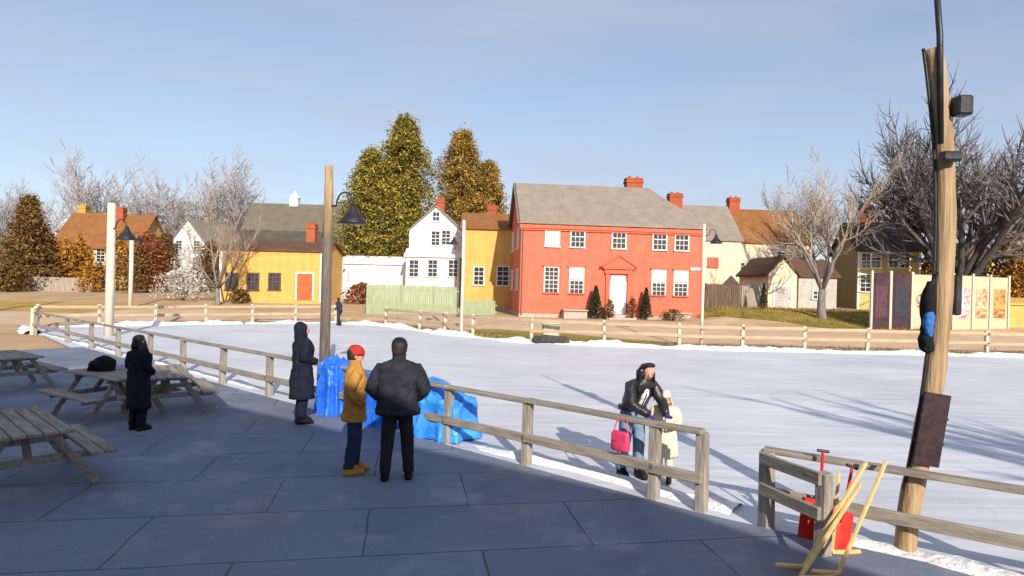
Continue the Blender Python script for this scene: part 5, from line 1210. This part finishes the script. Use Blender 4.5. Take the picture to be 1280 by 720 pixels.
q = G(441, 594); person('man in tan canvas coat, red knit hat, dark jeans and tan boots', (q.x, q.y, .035), R(-72), 1.73, arms=(((-.24, -.1, 1.17), (-.16, .1, .97)), ((.25, -.1, 1.17), (.17, .1, .97))), coat=(.74, .015), coatm=tan, trousers=jeans, boots=boott, hat=redk, hair=(1, 0, brownh), bulk=1.08, legs=((-.1, .03, 0), (.1, -.05, 0)))
q = G(495, 603); person('big man seen from behind in charcoal jacket and dark knit cap', (q.x, q.y, .035), R(8), 1.87, arms=(((-.33, -.02, 1.14), (-.24, .18, 1.0)), ((.33, -.02, 1.14), (.24, .18, 1.0))), coat=(.84, .02), coatm=charcoal, trousers=cloth('black_trousers', (.02, .02, .024)), boots=bootb, hat=blackc, hair=(1, 0, brownh), bulk=1.36, legs=((-.14, .0, 0), (.15, .05, 0)))
q = G(376, 531); person('person in long navy hooded coat beside the tall lamp pole', (q.x, q.y, .035), R(-62), 1.84, arms=(((-.24, -.02, 1.17), (-.1, .2, 1.08)), ((.24, -.02, 1.17), (.1, .2, 1.08))), coat=(.45, .03), coatm=navy, trousers=navy, boots=bootb, hood=navy, bulk=1.22)
q = G(172, 540); person('woman in long black coat standing among the picnic tables', (q.x, q.y, .035), R(-20), 1.62, coat=(.40, .0), coatm=blackc, trousers=blackc, boots=bootb, hair=(1, .18, darkh), bulk=1.12, arms=(((-.23, -.02, 1.17), (-.13, .17, 1.05)), ((.23, -.02, 1.17), (.13, .17, 1.05))))
q = G(788, 597); person('woman in black leather jacket with long dark hair leaning over the fence', (q.x, q.y, .02), R(-158), 1.74, lean=R(30), headtilt=R(14), arms=(((-.26, .34, 1.12), (-.16, .56, .99)), ((.26, .36, 1.10), (.10, .55, .99))), coat=(.96, .0), coatm=leather, trousers=bjeans, boots=bootb, hair=(1, .34, darkh), hands=((.1, .7, -.4), (-.1, .7, -.4), purple), bulk=1.06, shirt=whitec, skates=True, legs=((-.12, .02, 0), (.12, -.06, 0)))
q = G(829, 603); person('small child in cream coat and hat with orange scarf on the ice', (q.x, q.y, .02), R(168), 1.24, coat=(.50, .05), coatm=cream, trousers=cream, boots=bootb, hat=cream, hair=(1, .1, blond), scarf=orng, bulk=1.2, arms=(((-.26, .03, 1.16), (-.14, .24, 1.1)), ((.26, .03, 1.16), (.14, .24, 1.1))), hands=((.4, .5, -.2), (-.4, .5, -.2), orng), skates=True)
q = G(424, 407); person('distant skater in dark teal clothes gliding across the far ice', (q.x, q.y, .03), R(60), 1.66, lean=R(14), coat=(.9, .0), coatm=teal, trousers=teal, boots=bootb, hair=(1, 0, darkh), skates=True, legs=((-.12, -.22, .05), (.12, .2, .08)), arms=(((-.3, -.12, 1.18), (-.34, .05, .98)), ((.3, .16, 1.15), (.3, .36, 1.05))), hands=((0, .5, -.8), (0, .5, -.6)))
# pink bag on the rail
M['pink'] = mat('pink_leather', (.55, .035, .11), (.66, .06, .16), rough=.45, bump=.2)
u_ = ray(786, 360); n_ = FB - FA; det = u_.x * (-n_.y) - u_.y * (-n_.x); s_ = (FA.x * (-n_.y) - FA.y * (-n_.x)) / det
hb = thing('handbag', 'bright pink handbag hanging on the fence rail below the leaning woman', 'handbag', (u_.x * s_ - .08, u_.y * s_ - .13, .70), math.atan2(FD.y, FD.x))
mb = MB(); mb.loft(smooth_rings([((0, 0, -.14), .12, .045), ((0, 0, -.1), .135, .06), ((0, 0, .06), .125, .05), ((0, 0, .11), .11, .025)]), 18); mb.build('bag_body', M['pink'], hb, smooth=True)
mb = MB(); mb.box((0, -.05, .04), (.22, .02, .1), bev=.008); mb.build('flap', M['pink'], hb)
mb = MB(); mb.path([(-.1, 0, .1), (-.08, .03, .22), (0, .1, .295), (.08, .03, .22), (.1, 0, .1)], .009, 6); mb.build('strap', M['pink'], hb)
